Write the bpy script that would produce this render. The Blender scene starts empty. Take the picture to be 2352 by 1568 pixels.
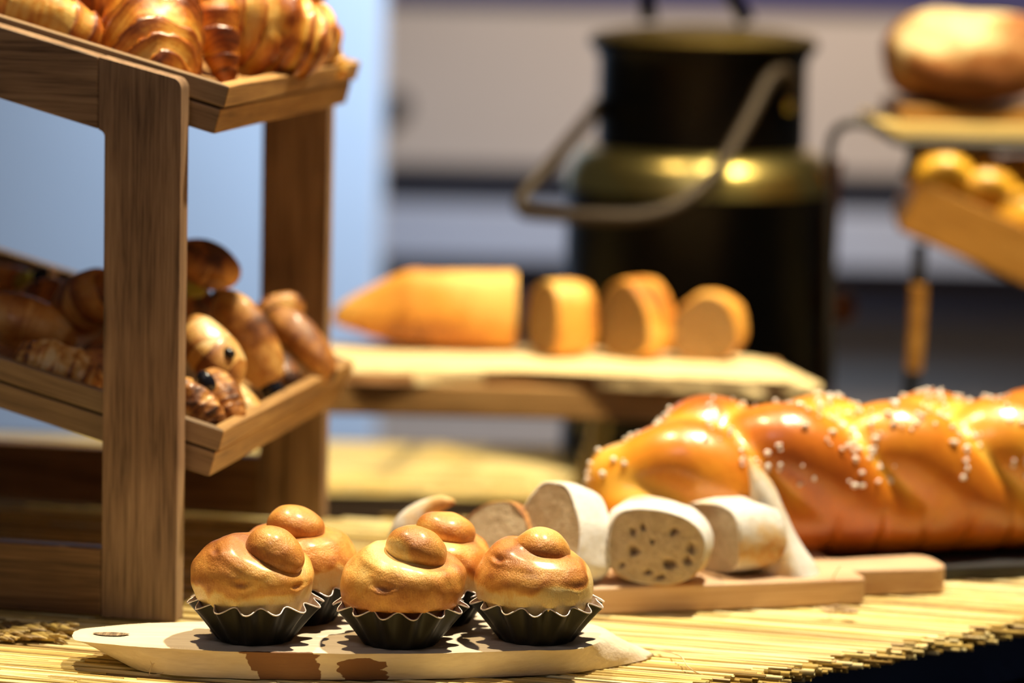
import bpy, math, random
import numpy as np
from mathutils import Vector, Matrix

rnd = random.Random(7)
rng = np.random.default_rng(11)
SC = bpy.context.scene
COL = SC.collection
R = math.radians

# ------------------------------------------------------------------ camera
FP = 120 / 36 * 2352                      # focal length in pixels of the 2352 wide frame
PITCH, ROLL, CH = R(7.6), R(1.3), 0.4385
fwd = Vector((0, math.cos(PITCH), -math.sin(PITCH)))
rgt = Vector((1, 0, 0)); upv = rgt.cross(fwd)
r2 = rgt * math.cos(ROLL) + upv * math.sin(ROLL)
u2 = upv * math.cos(ROLL) - rgt * math.sin(ROLL)
CP = Vector((0, 0, CH))
cam_d = bpy.data.cameras.new('camera')
cam = bpy.data.objects.new('camera', cam_d); COL.objects.link(cam)
M = Matrix((r2, u2, -fwd)).transposed().to_4x4(); M.translation = CP
cam.matrix_world = M
cam_d.lens = 120; cam_d.sensor_width = 36; cam_d.clip_start = .05; cam_d.clip_end = 60
cam_d.dof.use_dof = True; cam_d.dof.focus_distance = 1.905; cam_d.dof.aperture_fstop = 3.7
SC.camera = cam

# ------------------------------------------------------------------ light and exposure
SC.view_settings.view_transform = 'Standard'; SC.view_settings.look = 'None'
SC.view_settings.gamma = 1; SC.view_settings.use_curve_mapping = False
SC.view_settings.exposure = -0.14
w = bpy.data.worlds.new('world'); SC.world = w; w.use_nodes = True
w.node_tree.nodes['Background'].inputs[0].default_value = (.72, .70, .68, 1)
w.node_tree.nodes['Background'].inputs[1].default_value = .06


def lamp(name, loc, target, power, color, size, shape='DISK', spread=None):
    d = bpy.data.lights.new(name, 'AREA'); d.shape = shape; d.size = size; d.energy = power; d.color = color
    if spread: d.spread = R(spread)
    o = bpy.data.objects.new(name, d); COL.objects.link(o); o.location = loc
    o.rotation_euler = (Vector(target) - Vector(loc)).to_track_quat('-Z', 'Y').to_euler()
    return o


lamp('track_spot', (.50, 2.30, 2.05), (.02, 2.0, 0), 15, (1, .86, .60), .07, spread=70)
lamp('track_spot', (-.42, 2.42, 2.05), (-.08, 1.95, .1), 7, (1, .76, .42), .07, spread=70)
lamp('track_spot', (.75, 2.20, 1.75), (.22, 2.85, .08), 5.2, (1, .80, .45), .09, spread=48)
lamp('room_light', (-.45, .45, 1.95), (-.05, 2.1, .1), 4.3, (1, .87, .90), .6)
lamp('wall_washer', (.0, 4.0, 1.1), (-.20, 4.6, -.15), 9.5, (.40, .64, 1), .25, spread=85)
lamp('wall_washer', (.75, 4.2, 1.6), (.45, 5.6, .1), 27, (1, .87, .78), .3, spread=110)

# ------------------------------------------------------------------ placement helpers


def ray(x, y): return fwd + r2 * ((x - 1176) / FP) - u2 * ((y - 784) / FP)
def at_z(x, y, z=0.0):
    d = ray(x, y); return CP + d * ((z - CH) / d.z)
def at_y(x, y, Y):
    d = ray(x, y); return CP + d * (Y / d.y)


YAW = R(11.3)
SU = Vector((math.cos(YAW), -math.sin(YAW), 0)); SE = Vector((math.sin(YAW), math.cos(YAW), 0))
SP = Vector((-.1964, 1.9908, 0))


def on_stand(x, y, off):
    """world point on the plane lying `off` behind the stand's front frame"""
    d = ray(x, y); t = (SP + SE * off - CP).dot(SE) / d.dot(SE); return CP + d * t


# ------------------------------------------------------------------ object helpers
def tag(o, label=None, cat=None, group=None, kind=None):
    if label: o['label'] = label
    if cat: o['category'] = cat
    if group: o['group'] = group
    if kind: o['kind'] = kind
    return o


def empty(name, loc=(0, 0, 0), rz=0.0, M=None):
    o = bpy.data.objects.new(name, None); COL.objects.link(o)
    o.empty_display_size = .02
    if M is not None: o.matrix_world = M
    else:
        o.location = loc; o.rotation_euler = (0, 0, rz)
    return o


def mk(name, V, F, mat, parent=None, attrs=None, smooth=True, sharp=None):
    me = bpy.data.meshes.new(name)
    me.from_pydata([tuple(map(float, v)) for v in V], [], [tuple(int(i) for i in f) for f in F])
    if attrs:
        for k, a in attrs.items():
            at = me.attributes.new(k, 'FLOAT', 'POINT'); at.data.foreach_set('value', np.asarray(a, dtype=np.float32))
    if smooth:
        me.polygons.foreach_set('use_smooth', [True] * len(me.polygons))
    me.materials.append(mat); me.update()
    if smooth and sharp: me.set_sharp_from_angle(angle=R(sharp))
    o = bpy.data.objects.new(name, me); COL.objects.link(o)
    if parent is not None: o.parent = parent
    return o


def bevel(o, wdt, seg=2):
    m = o.modifiers.new('bevel', 'BEVEL'); m.width = wdt; m.segments = seg; m.limit_method = 'ANGLE'; m.angle_limit = R(35)
    return o


def boxVF(a, b):
    (x0, y0, z0), (x1, y1, z1) = a, b
    V = [(x0, y0, z0), (x1, y0, z0), (x1, y1, z0), (x0, y1, z0), (x0, y0, z1), (x1, y0, z1), (x1, y1, z1), (x0, y1, z1)]
    F = [(0, 3, 2, 1), (4, 5, 6, 7), (0, 1, 5, 4), (1, 2, 6, 5), (2, 3, 7, 6), (3, 0, 4, 7)]
    return V, F


def box(name, a, b, mat, parent=None, bev=.001):
    V, F = boxVF(a, b)
    o = mk(name, V, F, mat, parent, smooth=False)
    if bev: bevel(o, bev)
    return o


def prism(name, pts, y0, y1, mat, parent=None, bev=.0012):
    """polygon in x,z extruded along y"""
    n = len(pts)
    V = [(p[0], y0, p[1]) for p in pts] + [(p[0], y1, p[1]) for p in pts]
    F = [tuple(range(n)), tuple(range(2 * n - 1, n - 1, -1))]
    F += [(i, i + n, (i + 1) % n + n, (i + 1) % n) for i in range(n)]
    o = mk(name, V, F, mat, parent, smooth=False)
    import bmesh
    bm = bmesh.new(); bm.from_mesh(o.data); bmesh.ops.recalc_face_normals(bm, faces=bm.faces); bm.to_mesh(o.data); bm.free()
    if bev: bevel(o, bev, 3)
    return o


def grid_faces(nr, ns, closed=True):
    F = []
    for i in range(nr - 1):
        for j in range(ns if closed else ns - 1):
            k = (j + 1) % ns
            F.append((i * ns + j, i * ns + k, (i + 1) * ns + k, (i + 1) * ns + j))
    return F


def tubeVF(pts, rad, sides=10, cap=True):
    pts = [Vector(p) for p in pts]; n = len(pts)
    rads = rad if isinstance(rad, (list, tuple)) else [rad] * n
    V = []; nrm = None
    for i, p in enumerate(pts):
        t = (pts[min(i + 1, n - 1)] - pts[max(i - 1, 0)]).normalized()
        if nrm is None:
            nrm = t.orthogonal().normalized()
        nrm = (nrm - t * nrm.dot(t)).normalized(); b = t.cross(nrm)
        for j in range(sides):
            a = 2 * math.pi * j / sides
            V.append(p + (nrm * math.cos(a) + b * math.sin(a)) * rads[i])
    F = grid_faces(n, sides)
    if cap: F += [tuple(range(sides - 1, -1, -1)), tuple(range((n - 1) * sides, n * sides))]
    return V, F


def tube(name, pts, rad, mat, parent=None, sides=12):
    V, F = tubeVF(pts, rad, sides); return mk(name, V, F, mat, parent, sharp=50)


def smooth_path(pts, n=8):
    pts = [Vector(p) for p in pts]; out = []
    P = [pts[0]] + pts + [pts[-1]]
    for i in range(1, len(P) - 2):
        for k in range(n):
            t = k / n; a, b, c, d = P[i - 1], P[i], P[i + 1], P[i + 2]
            out.append(.5 * ((2 * b) + (c - a) * t + (2 * a - 5 * b + 4 * c - d) * t * t + (3 * b - a - 3 * c + d) * t ** 3))
    out.append(pts[-1]); return out


def lathe(name, prof, mat, parent=None, seg=64, sharp=40, cap=True):
    V = [(r * math.cos(2 * math.pi * j / seg), r * math.sin(2 * math.pi * j / seg), z) for r, z in prof for j in range(seg)]
    F = grid_faces(len(prof), seg)
    if cap: F += [tuple(range(seg - 1, -1, -1)), tuple(range((len(prof) - 1) * seg, len(prof) * seg))]
    return mk(name, V, F, mat, parent, sharp=sharp)


# smooth pseudo-noise, evaluated in bulk
class Noise:
    def __init__(s, seed, freq, octs=3):
        g = np.random.default_rng(seed); s.k = []; s.p = []; s.a = []
        for o in range(octs):
            for i in range(9):
                v = g.normal(size=3); v = v / np.linalg.norm(v) * freq * 2 ** o * g.uniform(.6, 1.4)
                s.k.append(v); s.p.append(g.uniform(0, 6.283)); s.a.append(.5 ** o / 3)
        s.k = np.array(s.k); s.p = np.array(s.p); s.a = np.array(s.a)

    def __call__(s, P):
        return (np.sin(P @ s.k.T + s.p) * s.a).sum(1)


def sstep(a, b, x):
    t = np.clip((x - a) / (b - a), 0, 1); return t * t * (3 - 2 * t)


_ico = {}
def ico(sub):
    if sub not in _ico:
        import bmesh
        bm = bmesh.new(); bmesh.ops.create_icosphere(bm, subdivisions=sub, radius=1)
        _ico[sub] = (np.array([v.co[:] for v in bm.verts]), [tuple(v.index for v in f.verts) for f in bm.faces]); bm.free()
    return _ico[sub]


def trace(org, dirs, sdf, rmax, steps=26):
    """outermost surface of the solid `sdf` along each ray, coming in from rmax"""
    t = np.full(len(dirs), rmax)
    for _ in range(steps):
        t = np.clip(t - sdf(org + dirs * t[:, None]) * .85, 0, rmax)
    return org + dirs * t[:, None]


def ell(P, c, r):
    q = (P - np.array(c)) / np.array(r); return (np.linalg.norm(q, axis=1) - 1) * min(r)


def smin(ds, k):
    ds = np.array(ds); m = ds.min(0)
    return m - k * np.log(np.exp(-(ds - m) / k).sum(0))


def vnormals(V, F):
    F = np.array(F); N = np.zeros_like(V)
    a, b, c = V[F[:, 0]], V[F[:, 1]], V[F[:, 2]]
    fn = np.cross(b - a, c - a)
    for i in range(F.shape[1]): np.add.at(N, F[:, i], fn)
    return N / (np.linalg.norm(N, axis=1, keepdims=True) + 1e-12)


# ------------------------------------------------------------------ materials
class NT:
    def __init__(s, name):
        s.m = bpy.data.materials.new(name); s.m.use_nodes = True; s.t = s.m.node_tree
        s.b = s.t.nodes['Principled BSDF']
    def n(s, typ, **k):
        x = s.t.nodes.new(typ)
        for a, v in k.items():
            if a in x.inputs: x.inputs[a].default_value = v
            else: setattr(x, a, v)
        return x
    def l(s, a, b): s.t.links.new(a, b)
    def set(s, **k):
        for a, v in k.items(): s.b.inputs[a.replace('_', ' ')].default_value = v
    def coord(s, scale=(1, 1, 1), kind='Object', rot=(0, 0, 0)):
        tc = s.n('ShaderNodeTexCoord'); mp = s.n('ShaderNodeMapping'); mp.inputs['Scale'].default_value = scale
        mp.inputs['Rotation'].default_value = rot
        s.l(tc.outputs[kind], mp.inputs[0]); return mp.outputs[0]
    def noise(s, vec, scale, detail=4, rough=.55, dist=0):
        x = s.n('ShaderNodeTexNoise'); x.inputs['Scale'].default_value = scale; x.inputs['Detail'].default_value = detail
        x.inputs['Roughness'].default_value = rough; x.inputs['Distortion'].default_value = dist
        s.l(vec, x.inputs['Vector']); return x.outputs[0]
    def ramp(s, fac, stops):
        x = s.n('ShaderNodeValToRGB'); e = x.color_ramp.elements
        while len(e) < len(stops): e.new(.5)
        for i, (p, c) in enumerate(stops):
            e[i].position = p; e[i].color = (*c, 1) if len(c) == 3 else c
        s.l(fac, x.inputs[0]); return x.outputs[0]
    def math(s, op, a, b=None, clamp=False):
        x = s.n('ShaderNodeMath'); x.operation = op; x.use_clamp = clamp
        for i, v in enumerate((a, b)):
            if v is None: continue
            if isinstance(v, (int, float)): x.inputs[i].default_value = v
            else: s.l(v, x.inputs[i])
        return x.outputs[0]
    def mix(s, fac, a, b, mode='MIX'):
        x = s.n('ShaderNodeMix'); x.data_type = 'RGBA'; x.blend_type = mode
        for i, v in ((0, fac), (6, a), (7, b)):
            if isinstance(v, (int, float)): x.inputs[i].default_value = v
            elif isinstance(v, tuple): x.inputs[i].default_value = (*v, 1)
            else: s.l(v, x.inputs[i])
        return x.outputs[2]
    def bump(s, h, strength=.3, dist=.001):
        x = s.n('ShaderNodeBump'); x.inputs['Strength'].default_value = strength; x.inputs['Distance'].default_value = dist
        s.l(h, x.inputs['Height']); s.l(x.outputs[0], s.b.inputs['Normal'])
    def attr(s, name):
        x = s.n('ShaderNodeAttribute'); x.attribute_name = name; return x.outputs['Fac']
    def col(s, c):
        if isinstance(c, tuple): s.b.inputs['Base Color'].default_value = (*c, 1)
        else: s.l(c, s.b.inputs['Base Color'])


def plain(name, c, rough=.5, metal=0.0, coat=0.0, var=.12, scale=60, spec=None):
    m = NT(name); m.set(Roughness=rough, Metallic=metal, Coat_Weight=coat)
    if spec is not None: m.b.inputs['Specular IOR Level'].default_value = spec
    v = m.noise(m.coord(), scale, 3)
    m.col(m.mix(v, tuple(x * (1 - var) for x in c), tuple(min(1, x * (1 + var)) for x in c)))
    return m.m


def crust_mat(name, stops, coat=.35, rough=.42, bump=.35, nscale=160, sss=.0, mott=.35, fibre=0.0):
    m = NT(name); co = m.coord()
    a = m.attr('bake'); n1 = m.noise(co, nscale, 5, .6); n2 = m.noise(co, nscale * 6, 3, .7)
    f = m.math('ADD', a, m.math('MULTIPLY', m.math('SUBTRACT', n1, .5), mott))
    f = m.math('ADD', f, m.math('MULTIPLY', m.math('SUBTRACT', n2, .5), mott * .45), True)
    n3 = m.noise(m.coord((1400, 1400, 260)), 1.0, 3, .6) if fibre else None
    if fibre: f = m.math('ADD', f, m.math('MULTIPLY', m.math('SUBTRACT', n3, .5), fibre), True)
    m.col(m.ramp(f, stops)); m.set(Roughness=rough, Coat_Weight=coat, Coat_Roughness=.22)
    if sss:
        m.set(Subsurface_Weight=sss, Subsurface_Scale=.006)
        m.b.inputs['Subsurface Radius'].default_value = (1, .5, .2)
    h = m.math('ADD', n1, m.math('MULTIPLY', n2, .45))
    if fibre: h = m.math('ADD', h, m.math('MULTIPLY', n3, .5))
    m.bump(h, bump, .0016)
    return m.m


def wood_mat(name, dark, mid, light, axis=2, scale=1.0, rough=.5, rot=0.0, coat=.0):
    m = NT(name); s = [130 * scale] * 3; s[axis] = 7 * scale
    co = m.coord(tuple(s), rot=(0, rot, 0)); g = m.noise(co, 1.0, 5, .62, .5)
    s2 = [900 * scale] * 3; s2[axis] = 26 * scale
    g2 = m.noise(m.coord(tuple(s2), rot=(0, rot, 0)), 1.0, 3, .6)
    g3 = m.noise(m.coord((14, 14, 14)), 1, 2)
    f = m.math('ADD', m.math('MULTIPLY', g, .70), m.math('MULTIPLY', g2, .50))
    f = m.math('SUBTRACT', f, .08)
    f = m.math('ADD', f, m.math('MULTIPLY', m.math('SUBTRACT', g3, .5), .25))
    m.col(m.ramp(f, [(.34, dark), (.52, mid), (.74, light)])); m.set(Roughness=rough, Coat_Weight=coat)
    m.bump(f, .25, .0005); return m.m


BRIO = crust_mat('brioche_crust', [(0, (.84, .64, .28)), (.22, (.80, .49, .14)), (.42, (.70, .34, .070)), (.68, (.50, .19, .034)), (1, (.24, .07, .014))], coat=.40, rough=.42, sss=.05, bump=.5, mott=.42, fibre=.30)
CROI = crust_mat('croissant_crust', [(0, (.88, .56, .14)), (.25, (.80, .38, .05)), (.5, (.60, .19, .018)), (.75, (.33, .075, .008)), (1, (.10, .02, .004))], coat=.5, rough=.36, bump=.5, mott=.5)
ROLL_M = crust_mat('roll_crust', [(0, (.85, .62, .28)), (.3, (.74, .40, .10)), (.55, (.50, .20, .035)), (.8, (.24, .075, .014)), (1, (.06, .02, .008))], coat=.25, rough=.5, bump=.6, mott=.75, nscale=120)
BRAID = crust_mat('braid_crust', [(0, (.86, .50, .07)), (.3, (.74, .29, .020)), (.55, (.56, .155, .008)), (.8, (.34, .07, .004)), (1, (.15, .03, .003))], coat=.7, rough=.34, bump=.2, nscale=60, mott=.3)
LOAFC = crust_mat('loaf_crust', [(0, (.84, .50, .13)), (.35, (.74, .34, .05)), (.65, (.46, .16, .018)), (1, (.16, .045, .007))], coat=.1, rough=.55, bump=.4, nscale=90, mott=.3)
FLOUR = crust_mat('floured_crust', [(0, (.70, .68, .67)), (.3, (.62, .55, .46)), (.62, (.62, .42, .20)), (.85, (.56, .27, .07)), (1, (.30, .12, .04))], coat=0, rough=.8, bump=.6, nscale=190, mott=.85)
ROUND = crust_mat('round_loaf_crust', [(0, (.66, .54, .31)), (.4, (.46, .28, .11)), (.6, (.30, .11, .022)), (1, (.20, .06, .010))], coat=0, rough=.75, bump=.6, nscale=42, mott=1.1)


def crumb_mat(name, a, b, dk):
    m = NT(name); co = m.coord(); n1 = m.noise(co, 220, 4, .6); n2 = m.noise(co, 900, 2)
    c = m.ramp(m.math('ADD', m.math('MULTIPLY', n1, .7), m.math('MULTIPLY', n2, .3)), [(.32, b), (.62, a)])
    m.col(m.mix(m.math('MULTIPLY', m.attr('hole'), .75, True), c, dk)); m.set(Roughness=.85, Subsurface_Weight=.1, Subsurface_Scale=.004)
    m.bump(m.math('ADD', n1, n2), .7, .0018); return m.m


CRUMB = crumb_mat('white_crumb', (.52, .42, .29), (.38, .29, .185), (.15, .085, .05))
BUN = crust_mat('yellow_bun_crust', [(0, (.84, .48, .04)), (.4, (.74, .34, .02)), (1, (.45, .16, .01))], coat=.3, nscale=90, mott=.3)
CRUMB2 = crumb_mat('brown_crumb', (.36, .20, .065), (.23, .12, .032), (.14, .07, .02))

W_POST = wood_mat('oak_upright', (.075, .040, .022), (.265, .160, .092), (.44, .29, .175), 2)
W_RAIL = wood_mat('oak_rail', (.075, .040, .021), (.26, .155, .085), (.43, .28, .16), 0, rot=R(-14.6))
W_STR = wood_mat('shaded_oak_stretcher', (.075, .034, .013), (.19, .095, .038), (.30, .165, .075), 0)  # darker copy of the oak, shade under the trays painted in
W_TX = wood_mat('tray_wood_long', (.10, .060, .032), (.27, .175, .095), (.42, .29, .165), 0)
W_TY = wood_mat('tray_wood_cross', (.18, .085, .028), (.44, .24, .080), (.62, .38, .14), 1)
W_DARK = plain('dark_wood_groove_shadow', (.045, .026, .015), .7)  # back table's own dark wood, also painted shade in the tray grooves
W_CUT = wood_mat('beech_board', (.46, .27, .155), (.60, .40, .25), (.70, .50, .34), 0, scale=.8)
W_SHELF = wood_mat('shelf_wood', (.20, .10, .035), (.42, .23, .08), (.58, .35, .14), 0, scale=.6)
W_DIM = wood_mat('dimmed_crate_wood', (.20, .085, .012), (.33, .15, .022), (.45, .23, .05), 0, scale=.6)  # darkened wood, the crate's unlit look is put into the colour


def live_edge(name, pale=(.76, .65, .51), pale2=(.62, .50, .37), bark=(.22, .10, .045)):
    m = NT(name); co = m.coord((8, 60, 60)); n = m.noise(co, 1.2, 5, .6, .6); f = m.noise(m.coord((60, 500, 500)), 1.0, 3)
    base = m.ramp(m.math('ADD', m.math('MULTIPLY', n, .7), m.math('MULTIPLY', f, .3)), [(.35, pale2), (.62, pale)])
    k = m.attr('bark'); j = m.noise(m.coord((260, 260, 260)), 1.0, 3)
    kk = m.ramp(m.math('ADD', k, m.math('MULTIPLY', m.math('SUBTRACT', j, .5), .5)), [(.46, (0, 0, 0)), (.54, (1, 1, 1))])
    st = m.attr('stain')
    c = m.mix(m.math('MULTIPLY', st, .55, True), base, (.35, .24, .14))
    m.col(m.mix(kk, c, bark)); m.set(Roughness=.72)
    m.bump(m.math('ADD', f, n), .5, .0008); return m.m


LIVE = live_edge('birch_live_edge')
LIVE2 = live_edge('ash_live_edge', (.86, .72, .42), (.72, .54, .27), (.28, .13, .04))


def straw_mat(name):
    m = NT(name); oi = m.n('ShaderNodeObjectInfo')
    t = m.math('ADD', m.attr('tone'), m.math('MULTIPLY', oi.outputs['Random'], m.math('LESS_THAN', m.attr('tone'), .0001)))
    n = m.noise(m.coord((25, 400, 400)), 1.0, 3)
    f = m.math('ADD', t, m.math('MULTIPLY', m.math('SUBTRACT', n, .5), .7), True)
    m.col(m.ramp(f, [(0, (.18, .10, .025)), (.22, (.46, .31, .08)), (.6, (.72, .54, .18)), (1, (.92, .82, .48))]))
    m.set(Roughness=.5); return m.m


STRAW = straw_mat('dry_straw')
STRAWIN = plain('straw_hollow', (.10, .055, .02), .9)
FIBRE = plain('hemp_fibre', (.62, .47, .30), .8)
TINM = plain('dark_tinplate', (.0055, .005, .0045), .42, .0, var=.3, spec=.28)
TINI = plain('bright_tinplate', (.80, .72, .72), .40, .6, var=.06)
BLACK = plain('black_wire', (.008, .008, .009), .5, .1)
SLATE = plain('black_slate', (.014, .014, .018), .55)
NAVY = plain('navy_cloth', (.022, .042, .120), .85)
SUGAR = plain('pearl_sugar', (.90, .86, .80), .35)
OLIVE = plain('black_olive', (.010, .010, .016), .25)
GREEN = plain('green_pepper', (.36, .34, .03), .35)
COPPER = plain('copper_rod', (.20, .075, .03), .35, .9)


# ------------------------------------------------------------------ setting
def structure(o, label=None):
    o['kind'] = 'structure'
    if label: o['label'] = label
    return o


def wallmat(name, c, rough=.7): return plain(name, c, rough, var=.05, scale=4)
def band(name, ytop, ybot, Y, th, mat, x0=-1.2, x1=2.2):
    a = at_y(1400, ytop, Y).z; b = at_y(1400, ybot, Y).z
    return structure(box(name, (x0, Y, b), (x1, Y + th, a), mat, bev=0))


structure(box('wall_back', (-2.2, 5.6, -1.0), (2.6, 5.75, 2.6), wallmat('taupe_wall', (.40, .335, .275))))
xl = at_y(868, 600, 4.6).x
structure(box('wall_left', (-2.2, 4.6, -1.0), (xl, 4.75, 2.6), wallmat('pale_partition', (.62, .62, .62)), bev=.004))
structure(box('floor', (-2.2, -.6, -1.06), (2.6, 5.75, -1.0), wallmat('grey_floor', (.16, .14, .13))))
band('trim_1', 394, 474, 5.50, .1, plain('black_rail', (.008, .008, .012), .4))
band('trim_2', 486, 600, 5.42, .18, wallmat('grey_ledge', (.33, .35, .40)))
band('trim_3', 600, 715, 5.50, .1, wallmat('shaded_mauve_panel', (.10, .085, .10)))  # mauve wall section, the shade below the ledge put into its dark colour
band('trim_4', -80, 8, 5.585, .03, wallmat('indigo_trim', (.035, .030, .11)))
k = empty('wall_knob', at_y(908, 245, 5.6)); tag(k, 'round black knob on the taupe wall beside the pale blue partition', 'knob')
o = lathe('plate', [(.001, 0), (.024, 0), (.026, -.006), (.022, -.010), (.001, -.010)], BLACK, k, 24); o.rotation_euler = (R(90), 0, 0); o.location.y = -.010
o = lathe('grip', [(.001, 0), (.010, 0), (.010, -.02), (.018, -.026), (.018, -.036), (.001, -.04)], BLACK, k, 24); o.rotation_euler = (R(-90), 0, 0); o.location.y = -.010

# table tops
EA, EB = Vector((.107, 1.864, 0)), Vector((.318, 2.055, 0)); ED = (EB - EA).normalized(); EN = Vector((-ED.y, ED.x, 0))
t = empty('display_table', (0, 0, 0)); tag(t, 'navy-draped table under the front straw mat', 'table')
c0 = EA - ED * .30 + EN * .012; c1 = EA + ED * .75 + EN * .012
pl = [(c0.x, c0.y), (c1.x, c1.y), (c1.x, 2.31), (-.75, 2.31), (-.75, c0.y)]
pl = [p for p in pl]
V = [(x, y, -.0127) for x, y in pl] + [(x, y, -.04) for x, y in pl]; n = len(pl)
mk('tabletop', V, [tuple(range(n)), tuple(range(2 * n - 1, n - 1, -1))] + [(i, i + n, (i + 1) % n + n, (i + 1) % n) for i in range(n)], NAVY, t, smooth=False)
V = []; ncl = 160
for i in range(ncl):
    s = i / (ncl - 1); p = c0.lerp(c1, s)
    for zz in (-.0129, -.03, -.2, -.5, -.95):
        a = .012 * math.sin(s * 60) * min(1, abs(zz) * 4); q = p - EN * (.003 + a + abs(zz) * .02)
        V.append((q.x, q.y, zz))
mk('table_skirt', V, [(i * 5 + j, i * 5 + j + 1, i * 5 + j + 6, i * 5 + j + 5) for i in range(ncl - 1) for j in range(4)], NAVY, t)

ZT = -.083
tb = empty('back_table', (0, 3.0, ZT)); tag(tb, 'dark low table behind, under the far straw mat and milk can', 'table')
box('tabletop', (-.95, -.115, -.03), (.95, .20, -.004), W_DARK, tb, .003)
for sx in (-.9, .9):
    for sy in (-.09, .17): box('leg', (sx - .02, sy - .02, -1.0 - ZT), (sx + .02, sy + .02, -.03), W_DARK, tb, .002)

# ------------------------------------------------------------------ straw mats
SD = Vector((.970, -.243, 0)).normalized(); SN = Vector((-SD.y, SD.x, 0))


def strawVF(L, r, bend=0.0, seg=5, sides=7):
    """one hollow straw along +x with open ends"""
    V = []; ring = []
    for i in range(seg + 1):
        x = L * i / seg; b = bend * math.sin(math.pi * i / seg)
        rr = r * (1 + (.13 if i in (2,) else 0))
        for j in range(sides):
            a = 2 * math.pi * j / sides; V.append((x, b + rr * math.cos(a), rr * math.sin(a)))
    F = [tuple(reversed(f)) for f in grid_faces(seg + 1, sides)]
    nb = len(V)
    for x, base in ((.0, 0), (L, seg * sides)):
        o0 = len(V)
        for j in range(sides):
            a = 2 * math.pi * j / sides; V.append((x + (.0035 if x == 0 else -.0035), r * .62 * math.cos(a), r * .62 * math.sin(a)))
        o1 = len(V)
        for j in range(sides):
            a = 2 * math.pi * j / sides; V.append((x, r * .68 * math.cos(a), r * .68 * math.sin(a)))
        for j in range(sides):
            k = (j + 1) % sides
            F.append((base + j, base + k, o1 + k, o1 + j)); F.append((o1 + j, o1 + k, o0 + k, o0 + j))
        F.append(tuple(range(o0, o0 + sides)))
    return V, F


mat_e = empty('straw_mat', (-.1, 2.05, 0)); tag(mat_e, 'golden straw mat with ragged cut edge covering the front table', 'mat')
me_inv = Vector((-.1, 2.05, 0))
variants = []
for i in range(10):
    L = .13 + .02 * i; V, F = strawVF(L, .00108 + .00009 * (i % 4), rnd.uniform(-.0012, .0012))
    me = bpy.data.meshes.new('straw'); me.from_pydata(V, [], F); me.polygons.foreach_set('use_smooth', [True] * len(F))
    me.materials.append(STRAW); me.set_sharp_from_angle(angle=R(45)); variants.append((L, me, V, F))
straws = []
q = 1.55
def edge_hit(q):   # distance along SD where the row at height q meets the mat edge
    # p = SN*q + SD*s ; (p-EA).EN = 0 (EN points inside)
    return (EA - SN * q).dot(EN) / SD.dot(EN)
while q < 2.47:
    s_end = edge_hit(q)
    for layer in range(4):
        s = s_end + rnd.gauss(0, .0045) - (.003 * (layer == 0)) + (rnd.random() < .03) * rnd.uniform(.004, .02)
        qq = q + rnd.uniform(-.0016, .0016)
        first = True
        while True:
            vi = rnd.randrange(10); L = variants[vi][0]
            sc = rnd.choice([.8, .9, 1.0, 1.1, 1.25, 1.55])
            a = SN * qq + SD * s
            mid = a - SD * L / 2
            if mid.x < -.62 or (not first and a.x < -.50): break
            if mid.y < 2.335 + rnd.uniform(-.012, .008) and a.y > 1.70 and mid.y > 1.70:
                straws.append((a - SD * L, vi, -(.00108 + .00009 * (vi % 4)) * sc * 1.13 - .0002 - .0024 * layer + rnd.uniform(-.0005, 0), rnd.gauss(0, .010), sc, layer, a))
            s -= L + rnd.uniform(-.01, .012); first = False
            if s < -.8: break
    q += .0023


def inview(p):
    v = p - CP; d = v.dot(fwd)
    return -30 < 1176 + FP * v.dot(r2) / d < 2380 and 784 - FP * v.dot(u2) / d < 1600


single = sorted([s for s in straws if s[5] == 0 and inview((s[0] + s[6]) / 2 + Vector((0, 0, 0)))], key=lambda s: (s[0] + s[6]).y)[:240]
single += sorted([s for s in straws if s[5] == 1 and inview(s[6])], key=lambda s: -(s[6] - me_inv).dot(SD) + s[6].y * .2)[:60]
sid = set(id(s) for s in single)
ang = math.atan2(SD.y, SD.x)
for (p, vi, z, da, sc, layer, a) in single:
    o = bpy.data.objects.new('straw', variants[vi][1]); COL.objects.link(o); o.parent = mat_e
    o.location = p - me_inv + Vector((0, 0, z)); o.rotation_euler = (rnd.uniform(0, 6), 0, ang + da * .5); o.scale = (1, sc, sc)
    if sc > 1.12: o.location.z -= .0004


def straw_mass(name, lst, parent, origin, kind='stuff', tmin=0.0):
    Vs = []; Fs = []; T = []; n0 = 0
    for (p, vi, z, da, sc, layer, a) in lst:
        L, me, V, F = variants[vi]; V = np.array(V) * np.array([1, sc, sc])
        aa = ang + da * .5; c, s = math.cos(aa), math.sin(aa); th = rnd.uniform(0, 6); c2, s2 = math.cos(th), math.sin(th)
        y = V[:, 1] * c2 - V[:, 2] * s2; zz = V[:, 1] * s2 + V[:, 2] * c2
        X = V[:, 0] * c - y * s + p.x - origin.x; Y = V[:, 0] * s + y * c + p.y - origin.y
        Vs.append(np.stack([X, Y, zz + z + (p.z - origin.z)], 1)); Fs += [tuple(i + n0 for i in f) for f in F]; n0 += len(V)
        T.append(np.full(len(V), tmin + (.98 - tmin) * rnd.random()))
    o = mk(name, np.concatenate(Vs), Fs, STRAW, parent, {'tone': np.concatenate(T)}); o['kind'] = kind
    return o


straw_mass('straw_bed', [s for s in straws if id(s) not in sid], mat_e, me_inv)
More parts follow.
